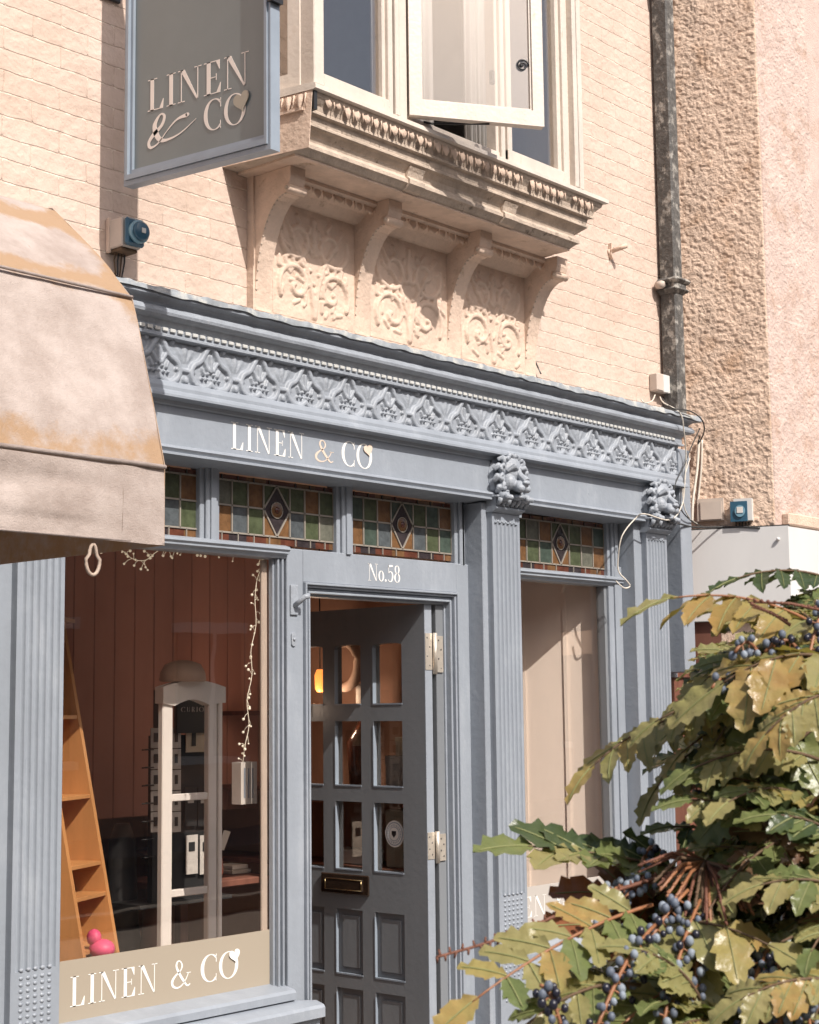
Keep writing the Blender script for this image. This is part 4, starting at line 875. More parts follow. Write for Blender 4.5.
b.tube([(-1.6, -1.206, 2.049), (XE, -1.206, 2.049)], .003, 'canvas', 6); b.tube([(2.37, -1.2085, 2.228), (2.372, -1.2095, 2.15), (2.371, -1.2065, 2.05)], .0012, 'stem_brown', 5); b.build('hem_piping', aw, origin=(2.5, .1, 2.05))
b = MB()
for p in ((-1.19, 2.24), (-1.06, 2.67), (-.73, 2.98)):
    for x in (XE-.02, -1.5): b.tube([(x, .1, 2.10), (x, p[0], p[1])], .010, 'iron', 8)
b.build('folding_frame', aw, origin=(2.5, .1, 2.05))
b = MB(); lp = PY(93, 545, -1.195); P = []
for i in range(21): a = math.pi*(.5+2*i/20); P.append(lp+Vector((.020*math.cos(a)*(1 if math.sin(a) < .2 else .55), 0, -.034+.036*math.sin(a))))
b.tube(P, .0044, 'strap', 7); b.build('pull_loop', aw, origin=(2.5, .1, 2.05))

# ================================================================== HANGING SIGN
sg = empty('hanging_sign', (3.31, .1, 4.2), 'grey hanging sign board in a blue frame reading LINEN & CO in pale letters', 'sign')
xs = 3.31; ya, yb2, z0, z1 = -.040, -.754, 3.402, 4.42; fw = .034
# outline sheared slightly, as it hangs: outer end a touch lower
sh = lambda y: (y-ya)*.062
b = MB()
def sq(ya_, za_, yb_, zb_, x0, x1, mt):
    pts = [(x0, ya_, za_+sh(ya_)), (x0, yb_, za_+sh(yb_)), (x0, yb_, zb_+sh(yb_)), (x0, ya_, zb_+sh(ya_))]; b.ext(pts, (x1-x0, 0, 0), mt)
sq(ya-fw, z0+.055, yb2+fw, z1-fw, xs-.004, xs+.004, 'sign_face'); b.build('board', sg, origin=(3.31, .1, 4.2))
b = MB()
for k, (e, dx) in enumerate(((0, .020), (.012, .026), (.024, .014))):
    w_ = .0115
    sq(ya-e, z0+e*1.5, ya-e-w_, z1-e, xs-dx, xs+dx, 'sign_frame'); sq(yb2+e+w_, z0+e*1.5, yb2+e, z1-e, xs-dx, xs+dx, 'sign_frame')
    sq(ya-e-w_, z0+e*1.5, yb2+e+w_, z0+e*1.5+w_*1.5, xs-dx, xs+dx, 'sign_frame'); sq(ya-e-w_, z1-e-w_, yb2+e+w_, z1-e, xs-dx, xs+dx, 'sign_frame')
b.build('sign_frame', sg, origin=(3.31, .1, 4.2))
def PXs(px, py):
    dd = ray(px, py); return CAM+dd*((xs-.0045-CAM.x)/dd.x)
b = MB(); A = PXs(148, 112); B = PXs(249, 84); T = PXs(148.5, 80.5)
uu_ = (B-A); hcap = (T-A).length; u_ = uu_.normalized()
text(b, 'LINEN', A, u_, Z, (-1, 0, 0), hcap, 'lettering_cream', gap=.10, width=uu_.length)
A2 = PXs(204.5, 132.5); B2 = PXs(246, 122.5); text(b, 'CO', A2, (B2-A2).normalized(), Z, (-1, 0, 0), (PXs(214, 101)-PXs(214, 133)).length*.98, 'lettering_cream', gap=.08, width=(B2-A2).length)
A3 = PXs(148, 149); B3 = PXs(198, 136); text(b, '~', A3, (B3-A3).normalized(), Z, (-1, 0, 0), (PXs(162, 116)-PXs(162, 147)).length, 'lettering_cream', width=(B3-A3).length)
b.build('lettering', sg, origin=(3.31, .1, 4.2))
b = MB(); h = PXs(242.5, 101); heart_at(b, (h.x-.003, h.y, h.z), (0, -1, 0), Z, (-1, 0, 0), .072, .15, 'heart_grey'); b.build('heart', sg, origin=(3.31, .1, 4.2))
b = MB()                                             # iron arm on the wall with straps to the board
b.box((xs-.012, .105, 4.125), (xs+.075, .119, 4.72), 'black_iron', .003); b.box((xs-.012, -.84, 4.60), (xs+.012, .12, 4.635), 'black_iron', .003)
b.build('wall_bracket', sg, origin=(3.31, .1, 4.2))
b = MB(); sq(yb2+.006, 3.875, yb2-.016, z1+.25, xs-.028, xs+.020, 'black_iron'); sq(ya+.01, 4.39, ya-.02, z1+.25, xs-.02, xs+.02, 'black_iron'); b.build('strap', sg, origin=(3.31, .1, 4.2))

# ================================================================== WALL FITTINGS
al = empty('alarm_box', (3.40, .12, 3.28), 'teal round-faced alarm box on a peeling backplate under the hanging sign', 'alarm box')
o_ = (3.40, .12, 3.28)
b = MB(); b.box((3.343, .034, 3.226), (3.425, .119, 3.328), 'beige_box', .004); b.box((3.338, .10, 3.214), (3.352, .119, 3.336), 'stone', .003); b.box((3.35, .045, 3.214), (3.42, .119, 3.2255), 'stem_brown', .003); b.build('backplate', al, origin=o_)
b = MB(); b.box((3.347, .012, 3.228), (3.428, .0335, 3.326), 'teal', .008); b.build('housing', al, origin=o_)
b = MB(); c_ = (3.392, .0115, 3.276); b.lathe(c_, [(.040, 0), (.041, -.012), (.038, -.017)], 'teal_rim', 'y', 26); b.lathe((c_[0], c_[1]-.0172, c_[2]), [(.034, 0), (.033, -.008), (.026, -.012)], 'teal', 'y', 26); b.box((c_[0]-.006, c_[1]-.033, c_[2]-.008), (c_[0]+.010, c_[1]-.0295, c_[2]+.009), 'paper'); b.build('round_cover', al, origin=o_)
b = MB()
for k in range(4): b.tube([(3.36+k*.013, .09, 3.213), (3.362+k*.015, .10, 3.19), (3.375+k*.01, .108, 3.15), (3.36+k*.012, .11, 3.10)], .003, 'cable_black' if k % 2 else 'stem_brown', 5)
b.build('loose_wires', al, origin=o_)
b = MB(); p = PY(609, 250, YW); p = Vector((p.x, YW, p.z)); b.lathe((p.x, YW, p.z-.012), [(.017, 0), (.016, -.008), (.008, -.012)], 'stone', 'y', 16); b.ext([(p.x-.008, .100, p.z+.03), (p.x+.004, .100, p.z+.03), (p.x+.004, .100, p.z-.05), (p.x-.008, .100, p.z-.03)], (0, .019, 0), 'stone')
b.tube([p+Vector((0, -.01, -.010)), p+Vector((.02, -.06, .004)), p+Vector((.03, -.085, .012))], [.011, .012, .012], 'stone', 10); b.build('pipe_stub', None, 'short cream pipe stub sticking out of the brick beside the bay window', 'pipe stub', origin=p)
b = MB(); p = Vector((6.80, .119, 3.255)); b.box((6.745, .070, 3.21), (6.865, .119, 3.30), 'beige_box', .005); b.box((6.80, .065, 3.205), (6.870, .075, 3.298), 'white_box', .004); b.build('junction_box', None, 'pale grey junction box on the cornice beside the drainpipe foot', 'junction box', origin=p)
def wallpt(px, py, off):                             # on the splayed wall
    dd = ray(px, py); q = c0+nrm*off; t = (q-CAM).dot(nrm)/dd.dot(nrm); return CAM+dd*t
def splaybox(b, px0, px1, py0, py1, o0, o1, mt):
    A, B = wallpt(px0, py1, o0), wallpt(px1, py1, o0); T = wallpt(px0, py0, o0); u = B-A; u.z = 0; b.obox(A, u, Vector((0, 0, T.z-A.z)), nrm*(o1-o0), mt)
p = wallpt(711, 511, 0)
b = MB(); splaybox(b, 699, 725, 500, 522, 0, .035, 'beige_box'); splaybox(b, 701, 722, 502, 520, .035, .042, 'beige_box'); b.build('junction_box', None, 'square beige junction box on the rough render left of the blue alarm', 'junction box', origin=p)
al2 = empty('alarm_box', wallpt(741, 511, 0), 'square blue-fronted alarm box with white case on the rough rendered wall', 'alarm box')
b = MB(); splaybox(b, 736, 754, 500, 522, 0, .05, 'white_box'); b.build('case', al2, origin=al2.location)
b = MB(); splaybox(b, 731, 748, 502, 522, .05, .062, 'teal'); P = wallpt(740, 511, .064)
b.ext([P+d*(.026*math.cos(a))+Vector((0, 0, .03*math.sin(a))) for a in np.linspace(0, 2*math.pi, 20, endpoint=False)], nrm*.006, 'teal_rim')
splaybox(b, 737, 743, 507, 513, .0705, .073, 'paper'); b.build('front_cover', al2, origin=al2.location)
b = MB()
for k in range(5): A = wallpt(736+k*3.2, 522, .02); b.tube([A, A+Vector((.004*(k % 2), 0, -.025)), A+d*.01*(k-2)+Vector((0, 0, -.045-.01*(k % 3)))], .0035, 'cable_black', 5)
b.build('loose_wires', al2, origin=al2.location)

# drainpipe
dp = empty('drainpipe', (6.885, .07, 3.1), 'weathered square iron drainpipe in the corner between the brick and the rough render', 'drainpipe')
b = MB(); b.box((6.852, .014, 3.085), (6.928, .108, 6.5), 'iron', .008); b.build('pipe', dp, origin=dp.location)
for z, nm in ((3.765, 0), (5.4, 1)):
    b = MB(); b.box((6.836, .0, z-.045), (6.944, .114, z+.040), 'iron', .012); b.box((6.818, -.018, z+.008), (6.962, .115, z+.036), 'iron', .012); b.box((6.826, -.008, z-.034), (6.954, .115, z-.014), 'iron', .008)
    b.lathe((6.815, .10, z), [(.020, .0), (.022, -.03), (.014, -.045)], 'beige_box', 'y', 12); b.lathe((6.955, .09, z+.01), [(.014, .03), (.018, -.02), (.010, -.03)], 'iron', 'y', 12); b.build('collar', dp, origin=dp.location)

# cables
def cable(pts, r, mt, name, lab, grp=None, sm=5):
    P = [Vector(tuple(p)) for p in catmull([tuple(p) for p in pts], sm)]; b = MB(); b.tube(P, r, mt, 6); return b.build(name, None, lab, 'cable', grp, origin=P[0])
yc_ = -.105
cable([PY(660, 397, .06), PY(664, 403, -.04), PY(680, 413, -.110), PY(684, 432, -.10), PY(686, 455, -.07), PY(685, 480, -.07), PY(682, 505, -.065), PY(670, 520, -.11), PY(645, 514, -.10), PY(636, 518, -.06), PY(622, 536, -.05), PY(618, 560, -.02), PY(619, 572, -.02), PY(626, 580, -.05), PY(630, 586, -.06), PY(624, 588, -.05), PY(616, 581, -.01)], .0034, 'cable_white', 'cable', 'long white cable from the grey junction box, ending in a loop by the narrow window')
cable([PY(655, 395, .06), PY(652, 401, .0), PY(645, 403, -.09), PY(641, 399, -.05)], .0035, 'cable_white', 'cable', 'short white cable stub curling out under the grey junction box')
cable([PY(662, 398, .05), PY(672, 408, -.10), PY(690, 411, -.125), PY(702, 420, -.13), PY(704, 432, -.10), PY(698, 444, -.06), PY(700, 436, -.10)], .0035, 'cable_black', 'cable', 'black cable looping over the right-hand end of the cornice')
cable([PY(700, 428, -.1), PY(690, 450, -.07), PY(684, 466, -.07), PY(675, 485, -.07), PY(676, 502, -.07), PY(690, 520, -.06), PY(704, 527, 0)], .003, 'cable_black', 'cable', 'thin black cable bowed across the right end of the frieze and end board')
cable([PY(699, 440, .02), PY(697, 470, .02), PY(693, 500, .02), PY(692, 522, .02)], .0075, 'cable_white', 'cable', 'thick cream cable, leftmost of the two running straight down the rendered corner')
cable([wallpt(702, 440, .012), wallpt(701, 470, .012), wallpt(698, 500, .012), wallpt(697, 524, .012)], .006, 'cable_white', 'cable', 'cream cable, rightmost of the two running straight down the rendered corner')
cable([PY(690, 458, -.06), PY(684, 480, -.06), PY(683, 500, -.06), PY(688, 516, -.05), PY(700, 526, .0)], .0028, 'cable_white', 'cable', 'thin pale cable drooping beside the end board to the white fascia')
cable([PY(668, 522, -.10), PY(680, 524, -.07), PY(694, 527, -.04), wallpt(720, 527, .04), wallpt(742, 527, .04), wallpt(760, 528, .04)], .0045, 'cable_black', 'cable', 'black cable lying along the top of the white fascia under the alarm box')
cable([PY(528, 340, .10), PY(534, 358, .10), PY(541, 374, .10)], .0035, 'iron', 'cable', 'short dark wire slanting down the brick right of the bay window')

# ================================================================== WINDOW DISPLAY
def PYz(px, py, y): return PY(px, py, y)
# leaning ladder shelf
a0 = PY(90, 957, .42); a1 = PY(117, 957, .42); xl, xrr = a0.x, a0.x+.25; zf = .62
lad = empty('ladder_shelf', (xl, .42, zf), 'orange wooden leaning shelf unit with open compartments at the left of the window', 'shelf unit')
yb0, yt0, ztp = .42, .68, 2.0
yf = lambda z: yb0+(yt0-yb0)*(z-.66)/(1.97-.66)
for x in (xl, xrr):
    b = MB(); b.ext([(x, yf(zf), zf), (x, .90, zf), (x, .90, ztp), (x, yf(ztp), ztp)], (.022, 0, 0), 'wood'); b.build('side_panel', lad, origin=lad.location)
for zz in (.80, .98, 1.09, 1.33, 1.62, 1.9):
    b = MB(); b.box((xl+.0225, yf(zz)+.004, zz), (xrr-.0005, .885, zz+.014), 'wood', .001); b.build('shelf', lad, origin=lad.location)
b = MB(); b.box((xl+.0145, .887, zf), (xrr-.0005, .898, ztp-.02), 'wood'); b.build('back_panel', lad, origin=lad.location)
b = MB(); b.ext([(xl-.03, yf(ztp)-.03, ztp), (xrr+.05, yf(ztp)-.03, ztp-.02), (xrr+.05, .93, ztp-.02), (xl-.03, .93, ztp)], (0, 0, .014), 'wood'); b.build('top_board', lad, origin=lad.location); lad.rotation_euler = (0, 0, R(25))
p = PY(102, 946, .46); b = MB(); b.ball(p+Vector((0, 0, -.01)), (.045, .05, .035), 'pink', 14, 8); b.ball(p+Vector((-.02, .02, .03)), (.025, .03, .03), 'pink', 12, 7); b.build('cushion', None, 'bright pink soft cushion at the foot of the leaning shelf', 'cushion', origin=p)
# white display frame
yy = .62; A = PY(163, 690, yy); B = PY(223, 690, yy); wf = empty('display_frame', (A.x, yy, .62), 'tall narrow white frame with arched top and two rungs standing in the window', 'display stand'); ol = wf.location.copy()
xa, xb = A.x, B.x; zt_ = PY(190, 700, yy).z
for x0, x1 in ((xa, xa+.052), (xb-.075, xb-.03)):
    b = MB(); b.box((x0, yy, .62), (x1, yy+.03, zt_), 'white_frame', .004); b.build('post', wf, origin=ol)
b = MB(); b.box((xb-.022, yy+.0, .62), (xb, yy+.05, zt_), 'white_frame', .004); b.build('side_post', wf, origin=ol)
for py in (797, 892):
    z = PY(190, py, yy).z; b = MB(); b.box((xa+.052, yy+.004, z-.014), (xb-.075, yy+.028, z+.014), 'white_frame', .003); b.build('rung', wf, origin=ol)
b = MB(); n = 14; top = [(xa-.006+(xb-xa+.012)*i/n, yy-.01, zt_+.050+.028*math.sin(math.pi*i/n)) for i in range(n+1)]; b.ext(top+[(xb+.006, yy-.01, zt_-.012), (xb-.02, yy-.01, zt_-.012), (xb-.075, yy-.01, zt_-.022)]+[(xb-.075-(xb-.127-xa)*i/8, yy-.01, zt_-.022+.024*math.sin(math.pi*i/8)) for i in range(1, 8)]+[(xa+.052, yy-.01, zt_-.022), (xa-.006, yy-.01, zt_-.012)], (0, .05, 0), 'white_frame'); b.build('arched_cap', wf, origin=ol)
b = MB(); c = ((xa+xb)/2-.03, yy+.03, zt_+.078); b.lathe(c, [(.085, -.006), (.092, .0), (.088, .03), (.070, .062), (.035, .075), (.01, .078)], 'hat_pale', 'z', 24); b.build('hat', None, 'pale rounded felt hat resting on top of the white frame', 'hat', origin=c)
# black card rack behind
yy = .95; rk = empty('card_rack', tuple(PY(180, 900, yy)), 'black rack of greeting cards standing behind the white frame', 'card rack'); ol = rk.location.copy()
def yb(b, px0, py0, px1, py1, y, mt, th=.01): A, B = PY(px0, py1, y), PY(px1, py0, y); zA = PY((px0+px1)/2, py1, y).z; zB = PY((px0+px1)/2, py0, y).z; b.box((A.x, y, zA), (B.x, y+th, zB), mt)
b = MB(); yb(b, 152, 735, 208, 900, yy+.03, 'black_rack', .03); yb(b, 158, 690, 166, 735, yy+.03, 'black_rack', .03); yb(b, 140, 900, 232, 904, yy, 'black_rack', .2)
for k in range(7):
    A = PY(142, 750+k*18, yy); b.tube([A, A+Vector((.06, 0, 0)), A+Vector((.06, .05, 0))], .003, 'black_rack', 5)
b.build('frame', rk, origin=ol)
b = MB(); yb(b, 177, 694, 211, 733, yy-.01, 'black_rack', .02); tp = PY(181, 712, yy-.01); text(b, 'CURIO', tp, X, Z, NY, .020, 'card', gap=.2, width=.125); b.build('header_board', rk, origin=ol)
for (cx0, cx1, r0, n_, y0p) in ((151, 164, 5, 5, 728), (172, 181, 5, 5, 728)):
    for k in range(n_):
        b = MB(); py = y0p+k*21; yb(b, cx0, py, cx1, py+20, yy+.012, 'card', .004); yb(b, cx0+3, py+5, cx1-3, py+14, yy+.009, 'black_rack', .002); b.build('card', rk, origin=ol)
for (cx0, py) in ((185, 790), (198, 790), (186, 838), (200, 838)):
    b = MB(); yb(b, cx0, py-3, cx0+12, py+36, yy+.012, 'card' if py > 800 else 'black_rack', .004); yb(b, cx0+3, py+4, cx0+9, py+13, yy+.009, 'black_rack' if py > 800 else 'card', .002); b.build('card', rk, origin=ol)
b = MB(); yb(b, 186, 731, 211, 752, yy+.012, 'beige_card', .004); yb(b, 192, 733, 196, 746, yy+.009, 'black_rack', .002); b.build('card', rk, origin=ol)
# table with bits
yy = 1.15; A, B = PY(180, 886, yy), PY(262, 886, yy); tb = empty('table', (A.x, yy, .16), 'reddish wooden table behind the card rack', 'table'); b = MB(); b.box((A.x, yy, A.z-.03), (B.x+.1, yy+.45, A.z), 'dark_wood', .004); b.build('tabletop', tb, origin=tb.location)
for x in (A.x+.03, B.x+.05):
    for y_ in (yy+.03, yy+.4): b = MB(); b.box((x, y_, .161), (x+.04, y_+.04, A.z-.031), 'dark_wood'); b.build('leg', tb, origin=tb.location)
tz = A.z
p = PY(214, 870, yy+.1); b = MB(); c = Vector((p.x, yy+.12, tz)); b.lathe(c, [(.045, .001), (.055, .03), (.05, .09), (.03, .12)], 'orange', 'z', 16); b.ball(c+Vector((.0, 0, .15)), (.032, .03, .04), 'black_rack'); b.box(c+Vector((-.03, -.06, .03)), c+Vector((.01, -.05, .10)), 'paper'); b.ext([c+Vector((.02, -.03, .13)), c+Vector((.05, -.03, .12)), c+Vector((.09, -.03, .20)), c+Vector((.05, -.03, .21))], (0, .004, 0), 'paper'); b.build('doll', None, 'small orange and black doll-like ornament on the reddish table', 'ornament', origin=c)
p = PY(248, 872, yy+.1); b = MB(); c = Vector((p.x, yy+.15, tz)); b.box(c+Vector((-.05, 0, .001)), c+Vector((.07, .15, .02)), 'card', .003); b.box(c+Vector((-.04, .01, .021)), c+Vector((.06, .13, .04)), 'paper', .003); b.build('paper_stack', None, 'small stack of pale papers on the reddish table', 'papers', origin=c)
# mannequin-dark shape: draped purple scarf on a stand
p = PY(122, 880, 1.2); b = MB(); c = Vector((p.x, 1.2, .161)); b.lathe(c, [(.10, 0), (.11, .35), (.07, .62), (.055, .95), (.03, 1.02)], 'black_rack', 'z', 18); b.build('draped_stand', None, 'dark draped stand in the shadows behind the leaning shelf', 'stand', origin=c)
b = MB(); c2 = c+Vector((.08, -.13, 0)); b.lathe(c2, [(.085, .15), (.07, .5), (.05, .75), (.02, .80)], 'dark_wood', 'z', 14); b.build('scarf', None, 'dull pink scarf hanging in front of the dark draped stand', 'scarf', origin=c2)
# small paper tag and garland
b = MB(); yb(b, 241, 762, 257, 804, .24, 'paper', .05); 
for k in range(3): yb(b, 244+k*4, 768, 245.5+k*4, 798, .2385, 'sign_frame', .001)
b.build('paper_tag', None, 'small white boxed card with grey text lines hanging by the right edge of the window', 'card', origin=tuple(PY(249, 783, .24)))
gl = empty('garland', tuple(PY(262, 560, .19)), 'string of tiny pale fairy lights draped across the top and right of the wide window', 'garland')
ypts = [(84, 549), (100, 546), (118, 548), (128, 556), (136, 560), (146, 560), (155, 553), (165, 547), (176, 549), (190, 547), (202, 551), (215, 548), (228, 553), (240, 551), (252, 554), (263, 560), (262, 580), (260, 600), (261, 625), (256, 650), (257, 675), (252, 700), (254, 725), (250, 745), (248, 762)]
GP = [Vector(tuple(q)) for q in catmull([tuple(PY(px-(5 if py > 565 else 0), py, .165)) for px, py in ypts], 4)]
b = MB(); b.tube(GP, .0014, 'bulb', 4); rr = random.Random(4); bulbs = []
for i in range(2, len(GP), 1):
    p = GP[i]; e = p+Vector((rr.uniform(-.03, .03), rr.uniform(-.01, .02), rr.uniform(-.035, .02))); b.tube([p, (p+e)/2+Vector((0, 0, .004)), e], .0009, 'bulb', 4); bulbs.append((e, rr.uniform(.0030, .0055)))
b.build('wire', gl, origin=gl.location)
bm_ = MB(); bm_.ball((0, 0, 0), 1, 'bulb', 8, 6); first = bm_.build('fairy_light', gl); first.location = bulbs[0][0]-gl.location; first.scale = (bulbs[0][1],)*3
for e, r_ in bulbs[1:98]:
    o = first.copy(); S.collection.objects.link(o); o.parent = gl; o.location = e-gl.location; o.scale = (r_,)*3
# splayed cream panel behind the narrow window
pan = MB(); A = Vector((6.33, .17, 0)); dirp = Vector((-.55, .84, 0)).normalized(); nn = Vector((-dirp.y, dirp.x, 0)); nn = nn if nn.y < 0 else -nn
pan.obox(A+Vector((0, 0, .3)), dirp*1.5, Vector((0, 0, 2.25)), -nn*.02, 'cream_panel')
for s_ in (.0, .16, .36, .62, .98): pan.obox(A+dirp*s_+nn*.001+Vector((0, 0, .3)), dirp*.018, Vector((0, 0, 2.25)), nn*.008, 'cream_panel')
pan.build('splayed_panel', shop)
# things seen through the door
lp_ = PY(320, 682, .80); lamp = empty('pendant_lamp', lp_+Vector((0, 0, .7)), 'small glowing orange pendant lamp seen through the leftmost door glass', 'lamp'); b = MB()
b.tube([lp_+Vector((0, 0, .06)), Vector((lp_.x, lp_.y, 2.59))], .003, 'cable_black', 5); b.build('flex', lamp, origin=lamp.location)
b = MB(); b.lathe(lp_, [(.012, -.045), (.022, -.03), (.024, .03), (.014, .055)], 'lamp_glow', 'z', 16); b.build('bulb', lamp, origin=lamp.location)
pl = bpy.data.lights.new('pendant_light', 'POINT'); pl.energy = 9; pl.color = (1, .72, .52); pl.shadow_soft_size = .06; po = bpy.data.objects.new('pendant_light', pl); S.collection.objects.link(po); po.parent = lamp; po.location = lp_+Vector((-.05, 0, -.12))-lamp.location
sh_ = empty('wall_shelf', (5.4, 1.2, .9), 'shop shelf with pale goods seen through the door glass', 'shelf'); ol = sh_.location.copy()
b = MB(); b.box((5.35, .25, .16), (5.39, 2.2, 2.2), 'brown_wall'); b.build('back_panel', sh_, origin=ol)
for z in (.95, 1.28, 1.62): b = MB(); b.box((5.10, .25, z), (5.349, 2.2, z+.02), 'dark_wood', .002); b.build('shelf_board', sh_, origin=ol)
for (y, z, w_, h, mt, lab) in ((.34, .97, .16, .24, 'beige_card', 'tall beige box on the lowest shelf behind the door glass'), (.30, 1.30, .20, .14, 'card', 'pale box on the middle shelf behind the door glass'), (.62, .97, .22, .06, 'white_box', 'low white box lying on the lowest shelf behind the door'), (.34, 1.44, .1, .08, 'beige_card', 'small beige box stacked on the pale middle-shelf box')):
    c = Vector((5.22, y, z)); b = MB(); b.box(c+Vector((-.06, 0, .001)), c+Vector((.06, w_, h)), mt, .004); b.box(c+Vector((-.062, -.002, h*.72)), c+Vector((.062, w_+.002, h+.002)), mt, .004); b.build('box', None, lab, 'box', origin=c)
c = Vector((5.2, .66, 1.645)); b = MB(); b.lathe(c, [(.028, 0), (.034, .03), (.033, .10), (.03, .11)], 'card', 'z', 16); b.build('jar', None, 'small pale jar on the top shelf behind the door glass', 'jar', origin=c)
c = Vector((5.2, .72, 1.78)); b = MB(); P = [c+Vector((-.06, .09*math.cos(a), .10*math.sin(a)+.06)) for a in np.linspace(0, 6.283, 24)]; b.tube(P, .024, 'hat_pale', 10); b.build('wreath', None, 'round pale wreath on the shelf wall behind the door glass', 'wreath', origin=c)
c = Vector((5.2, .34, 1.645)); b = MB(); b.lathe(c, [(.05, 0), (.06, .05), (.03, .12), (.02, .22), (.035, .27)], 'black_rack', 'z', 16); b.build('vase', None, 'black slender vase on the top shelf behind the door glass', 'vase', origin=c)
c = Vector((5.13, .60, 1.60)); b = MB(); b.lathe(c, [(.01, -.001), (.07, -.1), (.06, -.30), (.04, -.31)], 'g_red', 'z', 16); b.build('scarf', None, 'dark red scarf hanging below the pale wreath', 'scarf', origin=c)

# ================================================================== OPPOSITE SIDE OF THE STREET (seen only mirrored in the glass)
ob = empty('brick_building', (8, -14, 0), 'brown brick terrace across the street, seen only reflected in the panes', 'building'); b = MB()
b.box((-14, -20, 0), (30, -12.5, 6.3), 'opposite_brick'); b.build('wall', ob, origin=ob.location)
b = MB(); b.extx([(-12.1, 6.3), (-16, 8.2), (-20.4, 6.3)], -14.3, 30.3, 'roof_tile'); b.build('roof', ob, origin=ob.location)
for k in range(14):
    for z in (1.0, 3.9):
        b = MB(); x = -12.6+k*3; b.box((x, -12.5, z), (x+1.2, -12.46, z+1.7), 'opposite_glass'); b.box((x-.1, -12.5, z-.1), (x+1.3, -12.42, z-.001), 'white_box'); b.box((x-.1, -12.5, z+1.701), (x+1.3, -12.44, z+1.85), 'white_box'); b.box((x+.57, -12.459, z), (x+.63, -12.44, z+1.7), 'white_box'); b.build('window', ob, origin=ob.location)
#SHRUB#
# ================================================================== MAHONIA SHRUB IN THE FOREGROUND
gb_ = PR(760, 1000, 2.0); sb0 = Vector((gb_.x+.15, gb_.y+.1, 0))
shrub = empty('mahonia_shrub', sb0, 'spiny-leaved shrub with blue berries and yellowing leaves filling the lower right foreground', 'shrub')
sr = random.Random(11)
TOCAM = lambda p: (CAM-p).normalized()
def leaflet(b, base, d, n, L, W, mt, teeth=4, fold=.5, curl=.3, twist=0):
    d = d.normalized(); n = (n-d*n.dot(d)).normalized(); s = d.cross(n)
    if twist: n2 = n*math.cos(twist)+s*math.sin(twist); s = d.cross(n2); n = n2
    N = teeth*2+2; mid, le, ri = [], [], []
    for i in range(N+1):
        t = i/N; c = base+d*L*(t-.10*curl*t*t)-n*L*curl*t*t*.55
        w_ = W*(math.sin(math.pi*min(t**.80, 1))**.75)*(1.0 if i % 2 else .76) if 0 < i < N else (.12*W if i == 0 else 0)
        fw = d*(.16*W if i % 2 else 0); up = n*(fold*w_)-n*(fold*.9*w_*w_/W); wv = n*(.17*W*math.sin(i*2.1+twist*5))
        mid.append(c); le.append(c+s*w_+up+fw+(wv if 0 < i < N else n*0)); ri.append(c-s*w_+up+fw-(wv*.6 if 0 < i < N else n*0))
    # a row halfway out gives the blade a soft cross-section
    lm = [(m_+l)/2-n*(fold*.12*W) for m_, l in zip(mid, le)]; rm = [(m_+l)/2-n*(fold*.12*W) for m_, l in zip(mid, ri)]
    vs = le+lm+mid+rm+ri; K = N+1; fs = []
    for r_ in range(4):
        for i in range(N): fs.append((r_*K+i, r_*K+i+1, (r_+1)*K+i+1, (r_+1)*K+i))
    b.add(vs, fs, mt, True)
    b.tube([m_-n*.0004+n*.0009 for m_ in mid[:-1]], [.0008]*(N-1)+[.0004], 'leaf_rib', 3, False)
def compound(b, base, tip, n, pairs, ll, mts, arch=.12, wid=.36, spread=55, lift=.15, fold=.35, curl=.25, stalk='stem_brown', upper=None, r=sr):
    ax = tip-base; L = ax.length; n = (n-ax.normalized()*n.dot(ax.normalized())).normalized(); P = []
    for i in range(13):
        t = i/12; P.append(base+ax*t+n*(L*arch*4*t*(1-t)))
    b.tube(P, [.0022-.0012*i/12 for i in range(13)], stalk, 5)
    def at(t): k = min(int(t*12), 11); f = t*12-k; return P[k].lerp(P[k+1], f), (P[k+1]-P[k]).normalized()
    for k in range(pairs):
        t = .14+.80*k/pairs; p, d = at(t); s = d.cross(n).normalized(); nl = s.cross(d).normalized()
        if nl.dot(n) < 0: nl = -nl
        for sg_ in (-1, 1):
            a = R(spread+r.uniform(-9, 9)); dd = d*math.cos(a)+s*(sg_*math.sin(a))+nl*lift+Vector([r.uniform(-.12, .12) for _ in range(3)])
            sc = (.78+.30*math.sin(math.pi*(t*.9+.05)))*r.uniform(.88, 1.1)
            mt = upper if (upper and sg_*s.z > 0) else r.choice(mts)
            leaflet(b, p+nl*.001*sg_, dd, nl+Vector([r.uniform(-.22, .22) for _ in range(3)]), ll*sc, ll*sc*wid, mt, r.choice((3, 4, 4, 5)), fold*r.uniform(.5, 1.4), curl*r.uniform(.4, 1.6), r.uniform(-.2, .2))
    p, d = at(.97); leaflet(b, p, d, n, ll*1.15, ll*wid*1.1, r.choice(mts), 4, fold, curl)
def hero(base, tip, nv, *a, **k):
    B, T = PR(*base), PR(*tip); c = TOCAM(B); n = Vector((0, 0, 1))*nv[0]+c*nv[1]+Rv*nv[2]
    b = MB(); compound(b, B, T, n, *a, **k); b.build('leaf', shrub, origin=B)
Y_, O_, G_, D_, R_, W_ = 'leaf_yellow', 'leaf_olive', 'leaf_green', 'leaf_dark', 'leaf_red', 'leaf_brown'
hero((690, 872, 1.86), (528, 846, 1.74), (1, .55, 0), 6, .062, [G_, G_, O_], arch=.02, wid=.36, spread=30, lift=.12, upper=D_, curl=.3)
hero((735, 715, 1.95), (590, 768, 1.80), (1, .35, -.2), 8, .050, [O_, Y_, O_], arch=.10, wid=.26, spread=36, lift=-.15, curl=.5, fold=.5)
